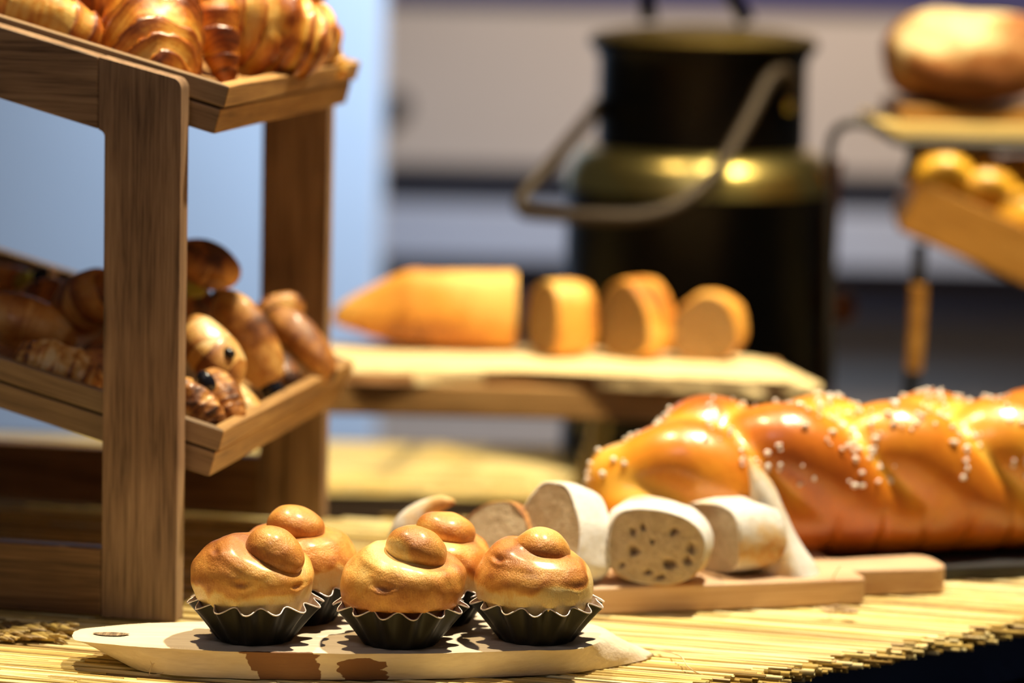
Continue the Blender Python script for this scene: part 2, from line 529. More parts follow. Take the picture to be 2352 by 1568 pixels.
# coarse knotted binding row beside the stand
bp = []
for i in range(60):
    x = 160 - i * 4.2; p = at_z(x, 1452 + rnd.uniform(-14, 16), .0015); bp.append(p)
Vs = []; Fs = []; T = []
for p in bp:
    a = rnd.uniform(.2, 1.0); d = Vector((math.cos(a), -math.sin(a), rnd.uniform(-.1, .35))).normalized() * rnd.uniform(.006, .013)
    V, F = tubeVF([p - d, p - d * .3 + Vector((0, 0, .001)), p + d], [.0008, .0024, .0007], 6); n0 = len(Vs)
    Vs += [v - me_inv for v in V]; Fs += [tuple(i + n0 for i in f) for f in F]; T += [rnd.uniform(.0, .45)] * len(V)
o = mk('tied_tufts', Vs, Fs, STRAW, mat_e, {'tone': T}); o['kind'] = 'stuff'; o['label'] = 'coarse tufts tied across the straws beside the stand'

# far mat on the back table
om = Vector((.0, 3.0, ZT)); far = []
for i in range(1500):
    x = rnd.uniform(-.95, .75); y = rnd.uniform(2.885, 3.125) + .006 * math.sin(x * 40)
    far.append((Vector((x, y, ZT)), rnd.randrange(10), rnd.uniform(.0, .006), rnd.gauss(0, .05) + .5, rnd.uniform(.9, 1.4), 0, None))
fm = straw_mass('far_straw_mat', far, None, om, 'stuff', .5); fm.location = om
tag(fm, 'blurred straw mat on the back table behind the long loaf shelf', 'mat')
del fm['kind']

# ------------------------------------------------------------------ wooden stand
SM = Matrix((SU, SE, Vector((0, 0, 1)))).transposed().to_4x4(); SM.translation = SP
st = empty('display_stand', M=SM); tag(st, 'oak two-tier display stand with sloping trays at left', 'display stand')
SL = -.262
def zt(u): return .3210 + SL * (u + .0)     # top edge of the sloping rail


def side_frame(y0, y1):
    pts = [(-.0462, 0), (0, 0), (.0005, .316)]
    cx, cz, rr = -.0065, .3165, .007
    for i in range(7):
        a = R(0 + 75 * i / 6); pts.append((cx + rr * math.cos(a), cz + rr * math.sin(a)))
    pts += [(-.050, zt(-.050)), (-.050, .2915)]
    for i in range(1, 7):
        a = R(90 - 90 * i / 7); pts.append((-.0502 + .0045 * math.cos(a) - .0005, .2868 + .0045 * math.sin(a)))
    prism('post', pts, y0, y1, W_POST, st, .0016)
    prism('top_rail', [(-.0502, .2915), (-.0502, zt(-.0502)), (-.31, zt(-.31)), (-.31, .2915 + .262 * .26)], y0 + .0002, y1 - .0002, W_RAIL, st, .0014)
    prism('bottom_rail', [(-.0465, .0005), (-.0465, .0415), (-.31, .0415), (-.31, .0005)], y0 + .0004, y1 - .0004, W_STR, st, .0014)
    prism('post', [(-.3102, 0), (-.3102, zt(-.31) + .0), (-.345, zt(-.34)), (-.356, zt(-.34) - .004), (-.356, 0)], y0, y1, W_POST, st, .0016)


side_frame(0, .0155); side_frame(.3445, .36)
box('cross_bar', (-.345, .02, .01), (-.325, .34, .04), W_STR, st)
th = math.atan(.262)


def tray(ufront, ztop, lab, nm='tray'):
    """sloping tray: local x up the slope (negative), y across, z normal"""
    Mt = SM @ Matrix.Translation((ufront, .0205, ztop)) @ Matrix.Rotation(th, 4, 'Y')
    t = empty('serving_tray', M=Mt); tag(t, lab, 'tray', 'sloping wooden trays')
    L, W, H1, HG, H2, T = .335, .319, .0128, .0022, .0150, .008
    for (z1, z0, ins) in ((0, -H1, 0), (-H1 - HG, -H1 - HG - H2, .0022)):
        # mitred boards
        def mitre(a, b, c, d):
            V = [(*p, z0) for p in (a, b, c, d)] + [(*p, z1) for p in (a, b, c, d)]
            return V, [(3, 2, 1, 0), (4, 5, 6, 7), (0, 1, 5, 4), (1, 2, 6, 5), (2, 3, 7, 6), (3, 0, 4, 7)]
        x1, x0, ya, yb = -ins, -L + ins, ins, W - ins
        for nmn, q, mt in (('front_board', ((x1, ya), (x1, yb), (x1 - T, yb - T), (x1 - T, ya + T)), W_TY),
                           ('back_board', ((x0, yb), (x0, ya), (x0 + T, ya + T), (x0 + T, yb - T)), W_TY),
                           ('side_board', ((x0, ya), (x1, ya), (x1 - T, ya + T), (x0 + T, ya + T)), W_TX),
                           ('side_board', ((x1, yb), (x0, yb), (x0 + T, yb - T), (x1 - T, yb - T)), W_TX)):
            V, F = mitre(*q); bevel(mk(nmn, V, F, mt, t, smooth=False), .0007)
    i = .0030
    for a, b in (((-L + i, i, -H1 - HG), (-L + .0075, W - i, -H1)), ((-.0075, i, -H1 - HG), (-i, W - i, -H1)),
                 ((-L + .0075, i, -H1 - HG), (-.0075, .0075, -H1)), ((-L + .0075, W - .0075, -H1 - HG), (-.0075, W - i, -H1))):
        box('groove_shade_strip', a, b, W_DARK, t, 0)  # dark strip between the boards, groove shade put into its colour
    for k in range(5):
        x0 = -L + .011 + k * .0632; box('floor_slat', (x0, .008, -.0296), (x0 + .0622, W - .008, -.0245), W_TY, t, .0006)
    return t, Mt


tr1, MT1 = tray(.0237, .3179, 'upper sloping wooden tray holding croissants')
tr2, MT2 = tray(.0227, .1131, 'lower sloping wooden tray holding small savoury rolls')


# ------------------------------------------------------------------ brioches in fluted tins
def fluted_tin(loc, seed, lab, rot):
    t = empty('brioche_tin', loc, rot); tag(t, lab, 'baking tin', 'fluted brioche tins')
    nf, seg = 14, 14 * 12; H = .0218; rb, rt = .0212, .0356
    g = random.Random(seed)
    ph = [g.uniform(-.12, .12) for _ in range(nf)]; am = [g.uniform(.8, 1.15) for _ in range(nf)]

    def r_at(th, s):
        k = th / (2 * math.pi) * nf; c = math.cos(2 * math.pi * k)
        w = math.copysign(abs(c) ** .8, c)
        return rb + (rt - rb) * s + (.0004 + .0025 * s) * w * am[int(k) % nf]
    rows = 7
    V = []
    for i in range(rows):
        s = i / (rows - 1)
        for j in range(seg):
            a = 2 * math.pi * j / seg; r = r_at(a, s)
            k = a / (2 * math.pi) * nf
            z = H * s + (s ** 3) * .0017 * (-math.cos(2 * math.pi * k))
            V.append((r * math.cos(a), r * math.sin(a), z))
    F = grid_faces(rows, seg); V.append((0, 0, 0.0004)); F += [(len(V) - 1, (j + 1) % seg, j) for j in range(seg)]
    mk('tin_shell', V, F, TINM, t, sharp=60)
    # bright inner lining, slightly inside
    V2 = []
    for i in range(rows):
        s = i / (rows - 1)
        for j in range(seg):
            x, y, z = V[i * seg + j]; r = math.hypot(x, y); f = (r - .00045) / r; V2.append((x * f, y * f, z + (.0004 if i == 0 else .00005)))
    F2 = [tuple(reversed(f)) for f in grid_faces(rows, seg)]; V2.append((0, 0, .0009)); F2 += [(len(V2) - 1, j, (j + 1) % seg) for j in range(seg)]
    mk('tin_lining', V2, F2, TINI, t, sharp=60)['label'] = 'bright silvery inside'
    pts = [Vector(V[(rows - 1) * seg + j]) + Vector((0, 0, .0001)) for j in range(seg)]
    vv, ff = tubeVF(pts + [pts[0]], .00042, 5, cap=False)
    mk('rim', vv, ff, TINI, t)['label'] = 'bright bare cut rim'
    return t


def brioche(loc, seed, lab, body=(.0, 0, .0345, .0350, .0345, .0225), head=(.012, -.008, .052, .0165, .016, .0125), htilt=0, hroll=0, zb=.030, neck=.0, lip=.002, dents=(), groove=.0016, blend=0, kw_lobe=None):
    t = empty('brioche', loc); tag(t, lab, 'brioche', 'brioches in fluted tins')
    D, F = ico(6); lobe = kw_lobe
    n1 = Noise(seed, 60, 2); n2 = Noise(seed + 1, 260, 2); n3 = Noise(seed + 2, 500, 2)
    bc, br = np.array(body[:3]), np.array(body[3:]); hc, hr = np.array(head[:3]), np.array(head[3:])
    Rm = np.array((Matrix.Rotation(R(htilt), 3, 'Y') @ Matrix.Rotation(R(hroll), 3, 'X')))

    def sb(P):
        Q = P.copy(); s = np.clip((P[:, 2] - bc[2]) / br[2], -1, 1)
        Q[:, 2] = np.where(P[:, 2] < bc[2], bc[2] + (P[:, 2] - bc[2]) * br[2] / (bc[2] - .0012), P[:, 2]); d = ell(Q, bc, br) * .8
        if lobe: d = smin([d, ell(P, lobe[:3], lobe[3:])], .004)
        sh = [d]
        if blend:
            sh.append(ell(P, hc + np.array([-.0055, .003, -.0050]), hr * np.array([1.12, 1.05, .93])))
            return smin(sh, .0035)
        return d
    def sh_(P): return ell((P - hc) @ Rm, (0, 0, 0), hr)
    V = trace(np.tile(bc, (len(D), 1)), D, sb, .08)
    N = D
    dh = sh_(V)
    up = sstep(-.2, .6, D[:, 2])
    off = n1(V) * .0015 + n2(V) * .00045 + lip * np.exp(-((dh - .0075) / .0045) ** 2) * up - groove * np.exp(-(np.maximum(dh, 0) / .0025) ** 2)
    # spiral swelling wrinkles around the shoulder
    an = np.arctan2(V[:, 1] - hc[1], V[:, 0] - hc[0])
    off += 0.00012 * np.sin(dh * 1300 + an * 2.0) * np.exp(-((dh - .010) / .007) ** 2) * up
    bake = .45 + .15 * n1(V * 1.4) + .10 * n2(V)
    edge = zb + .0042 * n1(V * 2.6) + .0016 * n3(V)
    bake = bake * sstep(edge - .0030, edge + .0022, V[:, 2]) + (.02 + .04 * n3(V)) * (1 - sstep(edge - .003, edge + .0022, V[:, 2]))
    bake += .16 * np.exp(-((V[:, 2] - edge - .003) / .0025) ** 2)
    bake += .14 * sstep(.042, .056, V[:, 2])
    nk = np.exp(-((dh - .0035) / .0075) ** 2) * up
    side = sstep(-.3, .8, -np.cos(an - R(35)))
    bake = bake * (1 - neck * nk * side) + .02 * neck * nk * side
    for (dx, dz, dr, dd) in dents:   # little tears on the front
        p = np.array([dx, 0, dz]); m = (D[:, 1] < 0)
        e = np.sqrt((V[:, 0] - dx) ** 2 + ((V[:, 2] - dz) * 2.0) ** 2)
        k = np.exp(-(e / dr) ** 2) * m
        ring = np.exp(-((e - dr * 1.3) / (dr * .5)) ** 2) * m
        off += -dd * k + dd * .5 * ring * (V[:, 2] < dz); bake += .30 * k
    V = V + N * off[:, None]
    lim = np.where(V[:, 2] < .0225, 0.0182 + (.0356 - .0212) * np.clip(V[:, 2], 0, .03) / .0218, 9)   # stays inside the fluted wall
    rr = np.hypot(V[:, 0], V[:, 1]) + 1e-9; kx = np.minimum(1, lim / rr); V[:, 0] *= kx; V[:, 1] *= kx
    mk('bun', V, F, BRIO, t, {'bake': np.clip(bake, 0, 1)})
    # topknot
    D2, F2 = ico(5)
    H = (D2 * hr) @ Rm.T; dn = D2 @ Rm.T
    sink = sstep(.0, -.8, D2[:, 2])
    o2 = n1((H + hc) * 1.6 + 3) * .0014 + n2(H + 1) * .00030
    bk = .56 + .12 * n1(H * 2 + 5) + .30 * np.exp(-((D2[:, 2] + .15) / .38) ** 2) * (.6 + .5 * n1(H * 3)) - .12 * sstep(.5, 1, D2[:, 2])
    bk = bk * (1 - neck * .9 * sstep(.15, .55, -.55 * D2[:, 0] - .25 * D2[:, 1] - .75 * D2[:, 2] + .12 * n1(H * 3))) + 0
    mk('topknot', hc + H + dn * o2[:, None], F2, BRIO, t, {'bake': np.clip(bk, 0, 1)})['label'] = 'darker glossy round topknot'
    return t


ZB = .0165
def tin_at(x, ybase): return at_z(x, ybase, ZB)
spots = [
    ('front left', tin_at(586, 1463), 3, dict(body=(-.0005, 0, .0335, .0346, .0338, .0205), kw_lobe=(-.0095, .002, .0385, .0200, .020, .0150), head=(.0125, -.010, .0495, .0178, .0165, .0128), htilt=24, hroll=8, zb=.0305, dents=((-.006, .036, .004, .0012), (.026, .033, .0035, .0020), (-.020, .050, .003, .0008)), lip=.0016)),
    ('front middle', tin_at(918, 1472), 11, dict(body=(0, 0, .0330, .0342, .034, .0205), kw_lobe=(-.003, .004, .0370, .0210, .020, .0145), head=(.0090, -.008, .0526, .0182, .0170, .0128), htilt=20, hroll=0, zb=.016, neck=1.0, dents=((-.008, .036, .0045, .0018),), lip=.0016, groove=.0026)),
    ('front right', tin_at(1232, 1464), 21, dict(body=(-.0005, 0, .0320, .0330, .0332, .0185), head=(.0022, -.001, .0492, .0180, .0170, .0140), htilt=2, hroll=-6, zb=.0335, dents=((-.021, .046, .003, .0016), (.022, .034, .004, .0008)), lip=.0008, blend=1)),
    ('back left', tin_at(682, 1420), 31, dict(body=(0, 0, .0335, .0342, .0342, .0205), kw_lobe=(.002, .002, .037, .020, .020, .0150), head=(-.0010, -.004, .0550, .0174, .0170, .0128), htilt=6, zb=.031, lip=.0012)),
    ('back right', tin_at(993, 1424), 41, dict(body=(0, 0, .0330, .0340, .034, .0205), head=(.0075, -.004, .0530, .0165, .0160, .0118), kw_lobe=(.002, .002, .037, .020, .020, .0145), htilt=14, zb=.0310, neck=.8, lip=.0012)),
]
LT = {'front left': ('dark fluted tin under the front-row brioche nearest the stand post', 'golden brioche nearest the stand post, topknot leaning right, in the front row'),
      'front middle': ('dark fluted tin under the middle brioche of the front row', 'middle front-row brioche with a brown topknot and pale stretched neck'),
      'front right': ('dark fluted tin under the front-row brioche nearest the cutting board', 'front-row brioche nearest the cutting board, pale yellow band above its tin'),
      'back left': ('dark fluted tin half hidden behind the two left front-row brioches', 'brioche in the back row, its round topknot above the leftmost brioche'),
      'back right': ('dark fluted tin half hidden between middle and right front-row brioches', 'brioche in the back row showing between the middle and right front ones')}
for i, (nm, p, sd, kw) in enumerate(spots):
    fluted_tin(p, sd, LT[nm][0], rnd.uniform(0, .4)); brioche(p + Vector((0, 0, .0009)), sd, LT[nm][1], **kw)


# ------------------------------------------------------------------ live-edge plank under the brioches
def plank(name, top, bot, z0, z1, mat, origin, labels, barkfn=None, stainfn=None, N=220, hole=None):
    """top / bot: matched closed outlines (world x,y)"""
    def resample(P):
        P = [Vector((p[0], p[1], 0)) for p in P]; P = P + [P[0], P[1], P[2]]
        S = smooth_path([P[-4]] + P, 20); S = smooth_path(P, 20)[:20 * (len(P) - 3)]
        idx = np.linspace(0, len(S), N, endpoint=False); S.append(S[0])
        return np.array([S[int(i)].lerp(S[min(int(i) + 1, len(S) - 1)], i - int(i))[:] for i in idx])
    T, B = resample(top), resample(bot); nz = Noise(5, 160, 3); nf = Noise(8, 900, 1)
    rings = []; K = 9
    cen = T.mean(0)
    cx = lambda A: np.stack([A[:, 0], cen[1] + (A[:, 0] - cen[0]) * ((T[:, 0] * 0 + 1) * 0), A[:, 2]], 1)
    V = []; bark = []; stain = []
    spine_y = None
    def spine(A):
        # each outline point's partner on the long centre line
        a, b = T[T[:, 0].argmin()], T[T[:, 0].argmax()]; d = (b - a); L = np.linalg.norm(d); d /= L
        s = np.clip((A - a) @ d, L * .10, L * .90); return a + s[:, None] * d
    SPN = spine(T)
    for f in (0, .25, .5, .75, .93):
        P = SPN + (T - SPN) * f; P = P.copy(); P[:, 2] = z1 + nz(P * .3) * .00025
        if f > .9: P[:, 2] -= .0
        V.append(P); bark.append(np.zeros(N)); stain.append(np.zeros(N) if not stainfn else stainfn(P))
    for i in range(K):
        s = i / (K - 1); P = T * (1 - s) + B * s; P = P.copy()
        out = P - SPN; out /= np.linalg.norm(out, axis=1, keepdims=True) + 1e-9
        P += out * (nz(P * .8 + np.array([0, 0, s * .01])) * .0011 * math.sin(math.pi * min(1, s + .15)) + nf(P) * .0003 * (i == 0))[:, None]
        P[:, 2] = z1 * (1 - s) + z0 * s - (.0004 if i == 0 else 0)
        V.append(P); bark.append(barkfn(P, s) if barkfn else np.zeros(N)); stain.append(np.zeros(N))
    V = np.concatenate(V); F = [tuple(reversed(f)) for f in grid_faces(5 + K, N)]
    F.append(tuple(range((4 + K) * N, (5 + K) * N)))
    V = V - np.array(origin)
    o = mk(name, V, F, mat, None, {'bark': np.concatenate(bark), 'stain': np.clip(np.concatenate(stain), 0, 1)}, sharp=50)
    import bmesh
    bm = bmesh.new(); bm.from_mesh(o.data); bmesh.ops.recalc_face_normals(bm, faces=bm.faces); bm.to_mesh(o.data); bm.free()
    o.location = origin; tag(o, labels[0], labels[1]); return o


zp = .0160
def TP(x, y): p = at_z(x, y, zp); return (p.x, p.y)
def BP(x, y): p = at_z(x, y, .0002); return (p.x, p.y)
top = [TP(166, 1452), TP(182, 1470), TP(330, 1484), TP(520, 1494), TP(760, 1499), TP(1000, 1498), TP(1200, 1492), TP(1330, 1488), TP(1395, 1462), TP(1385, 1440), TP(1330, 1427),
       TP(1180, 1406), TP(960, 1400), TP(700, 1404), TP(480, 1424), TP(330, 1430), TP(205, 1440)]
bot = [BP(330, 1500), BP(300, 1530), BP(380, 1548), BP(540, 1557), BP(760, 1560), BP(1000, 1558), BP(1200, 1551), BP(1350, 1540), BP(1500, 1506), BP(1440, 1480), BP(1370, 1462),
       BP(1180, 1436), BP(960, 1430), BP(700, 1434), BP(520, 1448), BP(420, 1460), BP(350, 1475)]
nzb = Noise(77, 130, 3)


def bark_front(P, s):
    # two brown bark patches left on the front edge, slanting
    x = P[:, 0] - .010 * s; n = nzb(P * .9) * .004 + nzb(P * 2.3 + s * .3) * .002
    a = sstep(.004, -.002, np.abs(x + .1265 + n) - (.0165 - .004 * s)); b = sstep(.004, -.002, np.abs(x + .083 + n) - .0125 * (sstep(.12, .4, np.array(s)))) * float(s > .22)
    c = sstep(.002, -.002, np.abs(x - .040 + n) - .004) * float(.3 < s < .9) * .4
    front = P[:, 1] < 1.91
    return np.maximum(np.maximum(a, b), c) * front


kn = at_z(255, 1457, zp)
def stain_top(P): return np.exp(-(((P[:, 0] - kn.x) / .009) ** 2 + ((P[:, 1] - kn.y) / .006) ** 2) ** 2)
plank('serving_board', top, bot, .0, zp, LIVE, (-.08, 1.90, 0), ('pale live-edge wooden board under the five brioches', 'serving board'), bark_front, stain_top)
brd = bpy.data.objects['serving_board']
mk('knot', *(lambda V, F: (V, F))(*[[(.010 * math.cos(a) * (1 + .1 * math.sin(3 * a)), .0045 * math.sin(a), 0) for a in np.linspace(0, 2 * math.pi, 28, endpoint=False)], [tuple(range(28))]]),
   wood_mat('knot_wood', (.05, .035, .025), (.22, .15, .09), (.55, .42, .26), 1, 3), brd, smooth=False).location = (kn.x + .08, kn.y - 1.90, zp + .0005)
bpy.data.objects['knot']['label'] = 'dark oval knot'

# whiskers of torn fibre along the front top edge
Vs = []; Fs = []
for i in range(420):
    x = 190 + (1150 if i % 3 else 500) * rnd.random(); yy = np.interp(x, [190, 330, 520, 760, 1000, 1200, 1340], [1471, 1484, 1494, 1499, 1498, 1492, 1488])
    p = at_z(x, yy, zp - .0004); L = rnd.uniform(.0006, .0022)
    q = p + Vector((rnd.uniform(-.0007, .0007), -.0006, -L)); V, F = tubeVF([p + Vector((0, .0008, .0002)), q], [.00022, .00005], 4); n0 = len(Vs)
    Vs += [v - Vector((-.08, 1.90, 0)) for v in V]; Fs += [tuple(k + n0 for k in f) for f in F]
o = mk('edge_fibres', Vs, Fs, plain('pale_fibre', (.80, .68, .48), .8), brd); o['kind'] = 'stuff'

# loose fibres
def fibre(name, px, z, r, lab, grp=None):
    pts = [at_z(x, y, z + dz) for (x, y, dz) in px]; org = pts[0].copy()
    o = tube(name, [p - org for p in smooth_path(pts, 6)], [r * (1 - .6 * i / (len(pts) * 6)) for i in range((len(pts) - 1) * 6 + 1)], FIBRE, None, 6); o.location = org; tag(o, lab, 'fibre', grp); return o


f = empty('loose_fibre', at_y(346, 1548, 1.855)); tag(f, 'forked dry fibre standing in front of the brioche board', 'fibre')
def fp(*q): return smooth_path([at_y(x, y, 1.855) - f.location for x, y in q], 5)
tube('strand', fp((342, 1550), (349, 1528), (362, 1518), (376, 1505)), .00035, FIBRE, f, 6)
tube('strand', fp((349, 1527), (345, 1515), (347, 1500)), .00022, FIBRE, f, 6)
tube('strand', fp((342, 1551), (358, 1549), (372, 1546), (376, 1541)), .0003, FIBRE, f, 6)
fibre('loose_fibre', [(1500, 1490, .002), (1540, 1498, .003), (1565, 1508, .004), (1580, 1530, .003), (1610, 1548, -.001), (1680, 1566, -.006)], 0, .0005, 'curling brown fibre near the board tip at the mat edge')
fibre('loose_fibre', [(1855, 1545, -.004), (1875, 1530, -.002), (1900, 1524, 0), (1925, 1516, .001)], -.004, .0006, 'pale stray stalk sticking out below the mat edge')
fibre('loose_fibre', [(1922, 1392, .0), (1918, 1368, .004), (1912, 1345, .010), (1914, 1325, .02), (1930, 1300, .032)], .0, .0005, 'thin thread rising from the mat before the cutting board handle')
tw = empty('twine_tuft', at_z(1925, 1415, .002)); tag(tw, 'frayed knot of twine on the straw in front of the cutting board', 'twine')
Vs = []; Fs = []
for i in range(26):
    a = rnd.uniform(0, 6.28); pts = [Vector((.010 * math.cos(a + t) * rnd.uniform(.3, 1.3), .006 * math.sin(a + t), .0025 + .003 * rnd.random())) for t in (0, .8, 1.7, 2.6)]
    V, F = tubeVF(smooth_path(pts, 4), .0003, 4); n0 = len(Vs); Vs += V; Fs += [tuple(k + n0 for k in ff) for ff in F]
o = mk('twine_loops', Vs, Fs, FIBRE, tw); o['kind'] = 'stuff'


# ------------------------------------------------------------------ cutting board and white bread
def rounded(pts, rad, n=5):
    out = []; m = len(pts)
    for i in range(m):
        p = Vector(pts[i]); a = (Vector(pts[i - 1]) - p); b = (Vector(pts[(i + 1) % m]) - p)
        r = rad[i] if isinstance(rad, list) else rad
        if r <= 0: out.append(p); continue
        h = a.angle(b) / 2; t = min(r / math.tan(h), a.length * .45, b.length * .45)
        A = p + a.normalized() * t; B = p + b.normalized() * t
        for k in range(n + 1):
            s = k / n; out.append(A.lerp(p, s).lerp(p.lerp(B, s), s))
    return out


cb0 = at_z(1990, 1388, 0); cbd = Vector((.170, .049, 0)).normalized(); ca = math.atan2(cbd.y, cbd.x)
cbt = empty('cutting_board', cb0, ca); tag(cbt, 'pale beech paddle cutting board under the white bread', 'cutting board')
DW = .088
ol = rounded([(-.30, 0), (0, 0), (.0, .026), (.066, .022), (.066, .066), (.0, .062), (0, DW), (-.30, DW)], [.012, .006, .003, .014, .014, .003, .012, .012])
n = len(ol); V = [(p.x, p.y, .0) for p in ol] + [(p.x, p.y, .0170) for p in ol]
o = mk('board', V, [tuple(range(n - 1, -1, -1)), tuple(range(n, 2 * n))] + [(i, (i + 1) % n, (i + 1) % n + n, i + n) for i in range(n)], W_CUT, cbt, smooth=False); bevel(o, .0018, 3)
def CB(x, y): return at_z(x, y, .0171)


def dsec(W, H, N=72, seed=0, flat=.35, sq=2.3, lean=0.0):
    """bread cross-section outline in x,z, flat-bottomed"""
    P = []; nz = Noise(seed, 3.0, 2)
    for j in range(N):
        a = 2 * math.pi * j / N; c, s = math.cos(a), math.sin(a)
        x = math.copysign(abs(c) ** (2 / sq), c) * W / 2; z = math.copysign(abs(s) ** (2 / sq), s)
        z = z * H * (1 - flat) if z > 0 else z * H * flat
        k = 1 + .05 * float(nz(np.array([[c, s, .3]]))[0]); P.append(((x + lean * (z + H * flat)) * k, (z + H * flat) * (k if z > 0 else 1)))
    return np.array(P)


def bread_slice(loc, W, H, T, yaw, lab, cat, grp, crust, crumb, seed, holes=(), tilt=0, lean=0.0, taper=1.0, bake=(.3, .5), sq=2.3, name='bread_slice', flat=.35, twist=0, side=0.0):
    t = empty(name, loc, R(yaw)); tag(t, lab, cat, grp)
    t.rotation_euler = (R(tilt), R(twist), R(yaw))
    N = 72; S = dsec(W, H, N, seed, flat, sq, lean); cen = S.mean(0); nz = Noise(seed + 9, 120, 3)
    # crumb: concentric front and back faces
    V = []; hole = []
    for sgn in (-1, 1):
        tp = 1.0 if sgn < 0 else taper
        for f in np.linspace(0.02, .965, 16):
            Q = cen + (S - cen) * f * tp; y = np.full(N, sgn * T / 2)
            P = np.stack([Q[:, 0], y, Q[:, 1]], 1); d = nz(P) * .0006; hh = np.zeros(N)
            for (hx, hz, hr, asp) in holes:
                e = np.sqrt((Q[:, 0] - hx) ** 2 + ((Q[:, 1] - hz) * asp) ** 2); kk = sstep(hr * 1.15, hr * .7, e); hh = np.maximum(hh, kk)
            P[:, 1] += -sgn * (hh * .004 + np.abs(d)); V.append(P); hole.append(hh)
    F = []
    for i in range(2):
        b = i * 16 * N; g = grid_faces(16, N)
        F += [tuple(k + b for k in (q if i else reversed(q))) for q in g]; F.append(tuple(range(b, b + N)) if not i else tuple(range(b + N - 1, b - 1, -1)))
    mk('crumb', np.concatenate(V), F, crumb, t, {'hole': np.concatenate(hole)})
    V = []; bk = []
    prof = [(.955, -.5), (.985, -.5), (1.0, -.44)] + [(1.0 + .05 * math.sin(math.pi * k / 8), -.44 + .88 * k / 8) for k in range(1, 8)] + [(1.0, .44), (.985, .5), (.955, .5)]
    for f, yy in prof:
        tp = 1 + (taper - 1) * (yy + .5); Q = cen + (S - cen) * f * tp
        Q[:, 1] = np.maximum(Q[:, 1], 0.0)
        P = np.stack([Q[:, 0], np.full(N, yy * T), Q[:, 1]], 1)
        b = bake[0] + (bake[1] - bake[0]) * (.5 + .8 * nz(P * .6)) + side * sstep(.75, .25, Q[:, 1] / H); V.append(P + np.stack([nz(P) * .0008, nz(P + 1) * .0003, np.abs(nz(P + 2)) * .0008], 1)); bk.append(b)
    mk('crust', np.concatenate(V), grid_faces(len(prof), N), crust, t, {'bake': np.clip(np.concatenate(bk), 0, 1)})
    return t


wl = 'white bread pieces on the cutting board'
bread_slice(CB(1508, 1330), .0640, .0455, .040, -6, 'white bread slice facing us with large holes, floured top', 'bread', wl, FLOUR, CRUMB, 4,
            holes=((.009, .014, .0042, 1.5), (-.013, .021, .0030, 1), (.0195, .0165, .0022, .8), (.011, .034, .0022, 1), (-.014, .033, .0018, 1), (.022, .024, .0022, .6), (-.004, .008, .0025, 1.6), (-.002, .027, .0012, 1), (.004, .0055, .0020, 1.4), (-.020, .012, .0016, 1), (-.008, .036, .0014, 1)), bake=(-.1, .5), flat=.42, side=.5)
bread_slice(CB(1672, 1322) + Vector((.004, .022, 0)), .062, .0440, .036, -56, 'white bread chunk with thickly floured side, right of the holey slice', 'bread', wl, FLOUR, CRUMB, 14, bake=(-.1, .5), flat=.4, side=.35)
bread_slice(CB(1285, 1345) + Vector((0, .016, 0)), .058, .0580, .030, -48, 'tall pale bread piece leaning behind the right-hand front brioche', 'bread', wl, FLOUR, CRUMB, 24, lean=-.10, bake=(.0, .55), tilt=-16, flat=.3, sq=2.0)
bread_slice(CB(1150, 1330) + Vector((0, .025, 0)), .052, .0370, .040, -22, 'bread piece with toasted orange top behind the two right brioches', 'bread', wl, FLOUR, CRUMB, 34, bake=(.5, .95), flat=.3, tilt=-20)


def wedge(loc, W, H, T, yaw, lab, seed):
    t = empty('bread_heel', loc, R(yaw)); tag(t, lab, 'bread', wl)
    N = 48; rows = 26; V = []; bk = []; nz = Noise(seed, 110, 3)
    for i in range(rows):
        s = i / (rows - 1); w_ = W / 2 * (1 - s) ** .82 + .0012; t_ = T / 2 * (1 - s ** 1.8) ** .7 + .001
        for j in range(N):
            a = 2 * math.pi * j / N; c, sn = math.cos(a), math.sin(a)
            V.append((math.copysign(abs(c) ** .8, c) * w_ - .026 * s, math.copysign(abs(sn) ** .8, sn) * t_ + .004 * s, H * s)); bk.append(.28 + (.5 if s > .80 else 0) * (s - .80) * 6)
    V = np.array(V); nn = nz(V); V[:, 0] += nn * .0012 * (V[:, 2] > .001); V[:, 1] += nz(V + 1) * .0012
    mk('crust', V, grid_faces(rows, N) + [tuple(range(N - 1, -1, -1)), tuple(range((rows - 1) * N, rows * N))], FLOUR, t, {'bake': np.clip(np.array(bk) + nn * .25, 0, 1)}, sharp=60)


wedge(CB(1812, 1318) + Vector((0, .010, 0)), .038, .0700, .036, -10, 'tall pointed floury bread heel at the right end of the pieces', 51)


def arc_piece(name, loc, pts, rads, mat, lab, cat, grp, seed, bake=.3, amp=.001, flat=1.0):
    t = empty(name, loc); tag(t, lab, cat, grp)
    P = smooth_path(pts, 8); n = len(P); rr = np.interp(np.linspace(0, 1, n), np.linspace(0, 1, len(rads)), rads)
    V, F = tubeVF(P, list(rr), 28); V = np.array([v[:] for v in V]); nz = Noise(seed, 140, 3); nn = nz(V)
    V += np.stack([nn, nz(V + 1), nz(V + 2)], 1) * amp
    mk('crust', V, F, mat, t, {'bake': np.clip(bake + .5 * nn, 0, 1)}, sharp=70); return t


b0 = CB(935, 1322) + Vector((0, .045, 0))
arc_piece('bread_crust', b0, [(-.002, 0, .003), (-.002, 0, .014), (.002, 0, .026), (.010, 0, .034), (.020, -.002, .037), (.027, -.004, .0375)], [.010, .0110, .0090, .0062, .0040, .0008], plain('floury_grey_crust', (.50, .36, .31), .8) if 0 else FLOUR, 'curled pinkish crust end curving above the middle brioche', 'bread', wl, 61, .50)

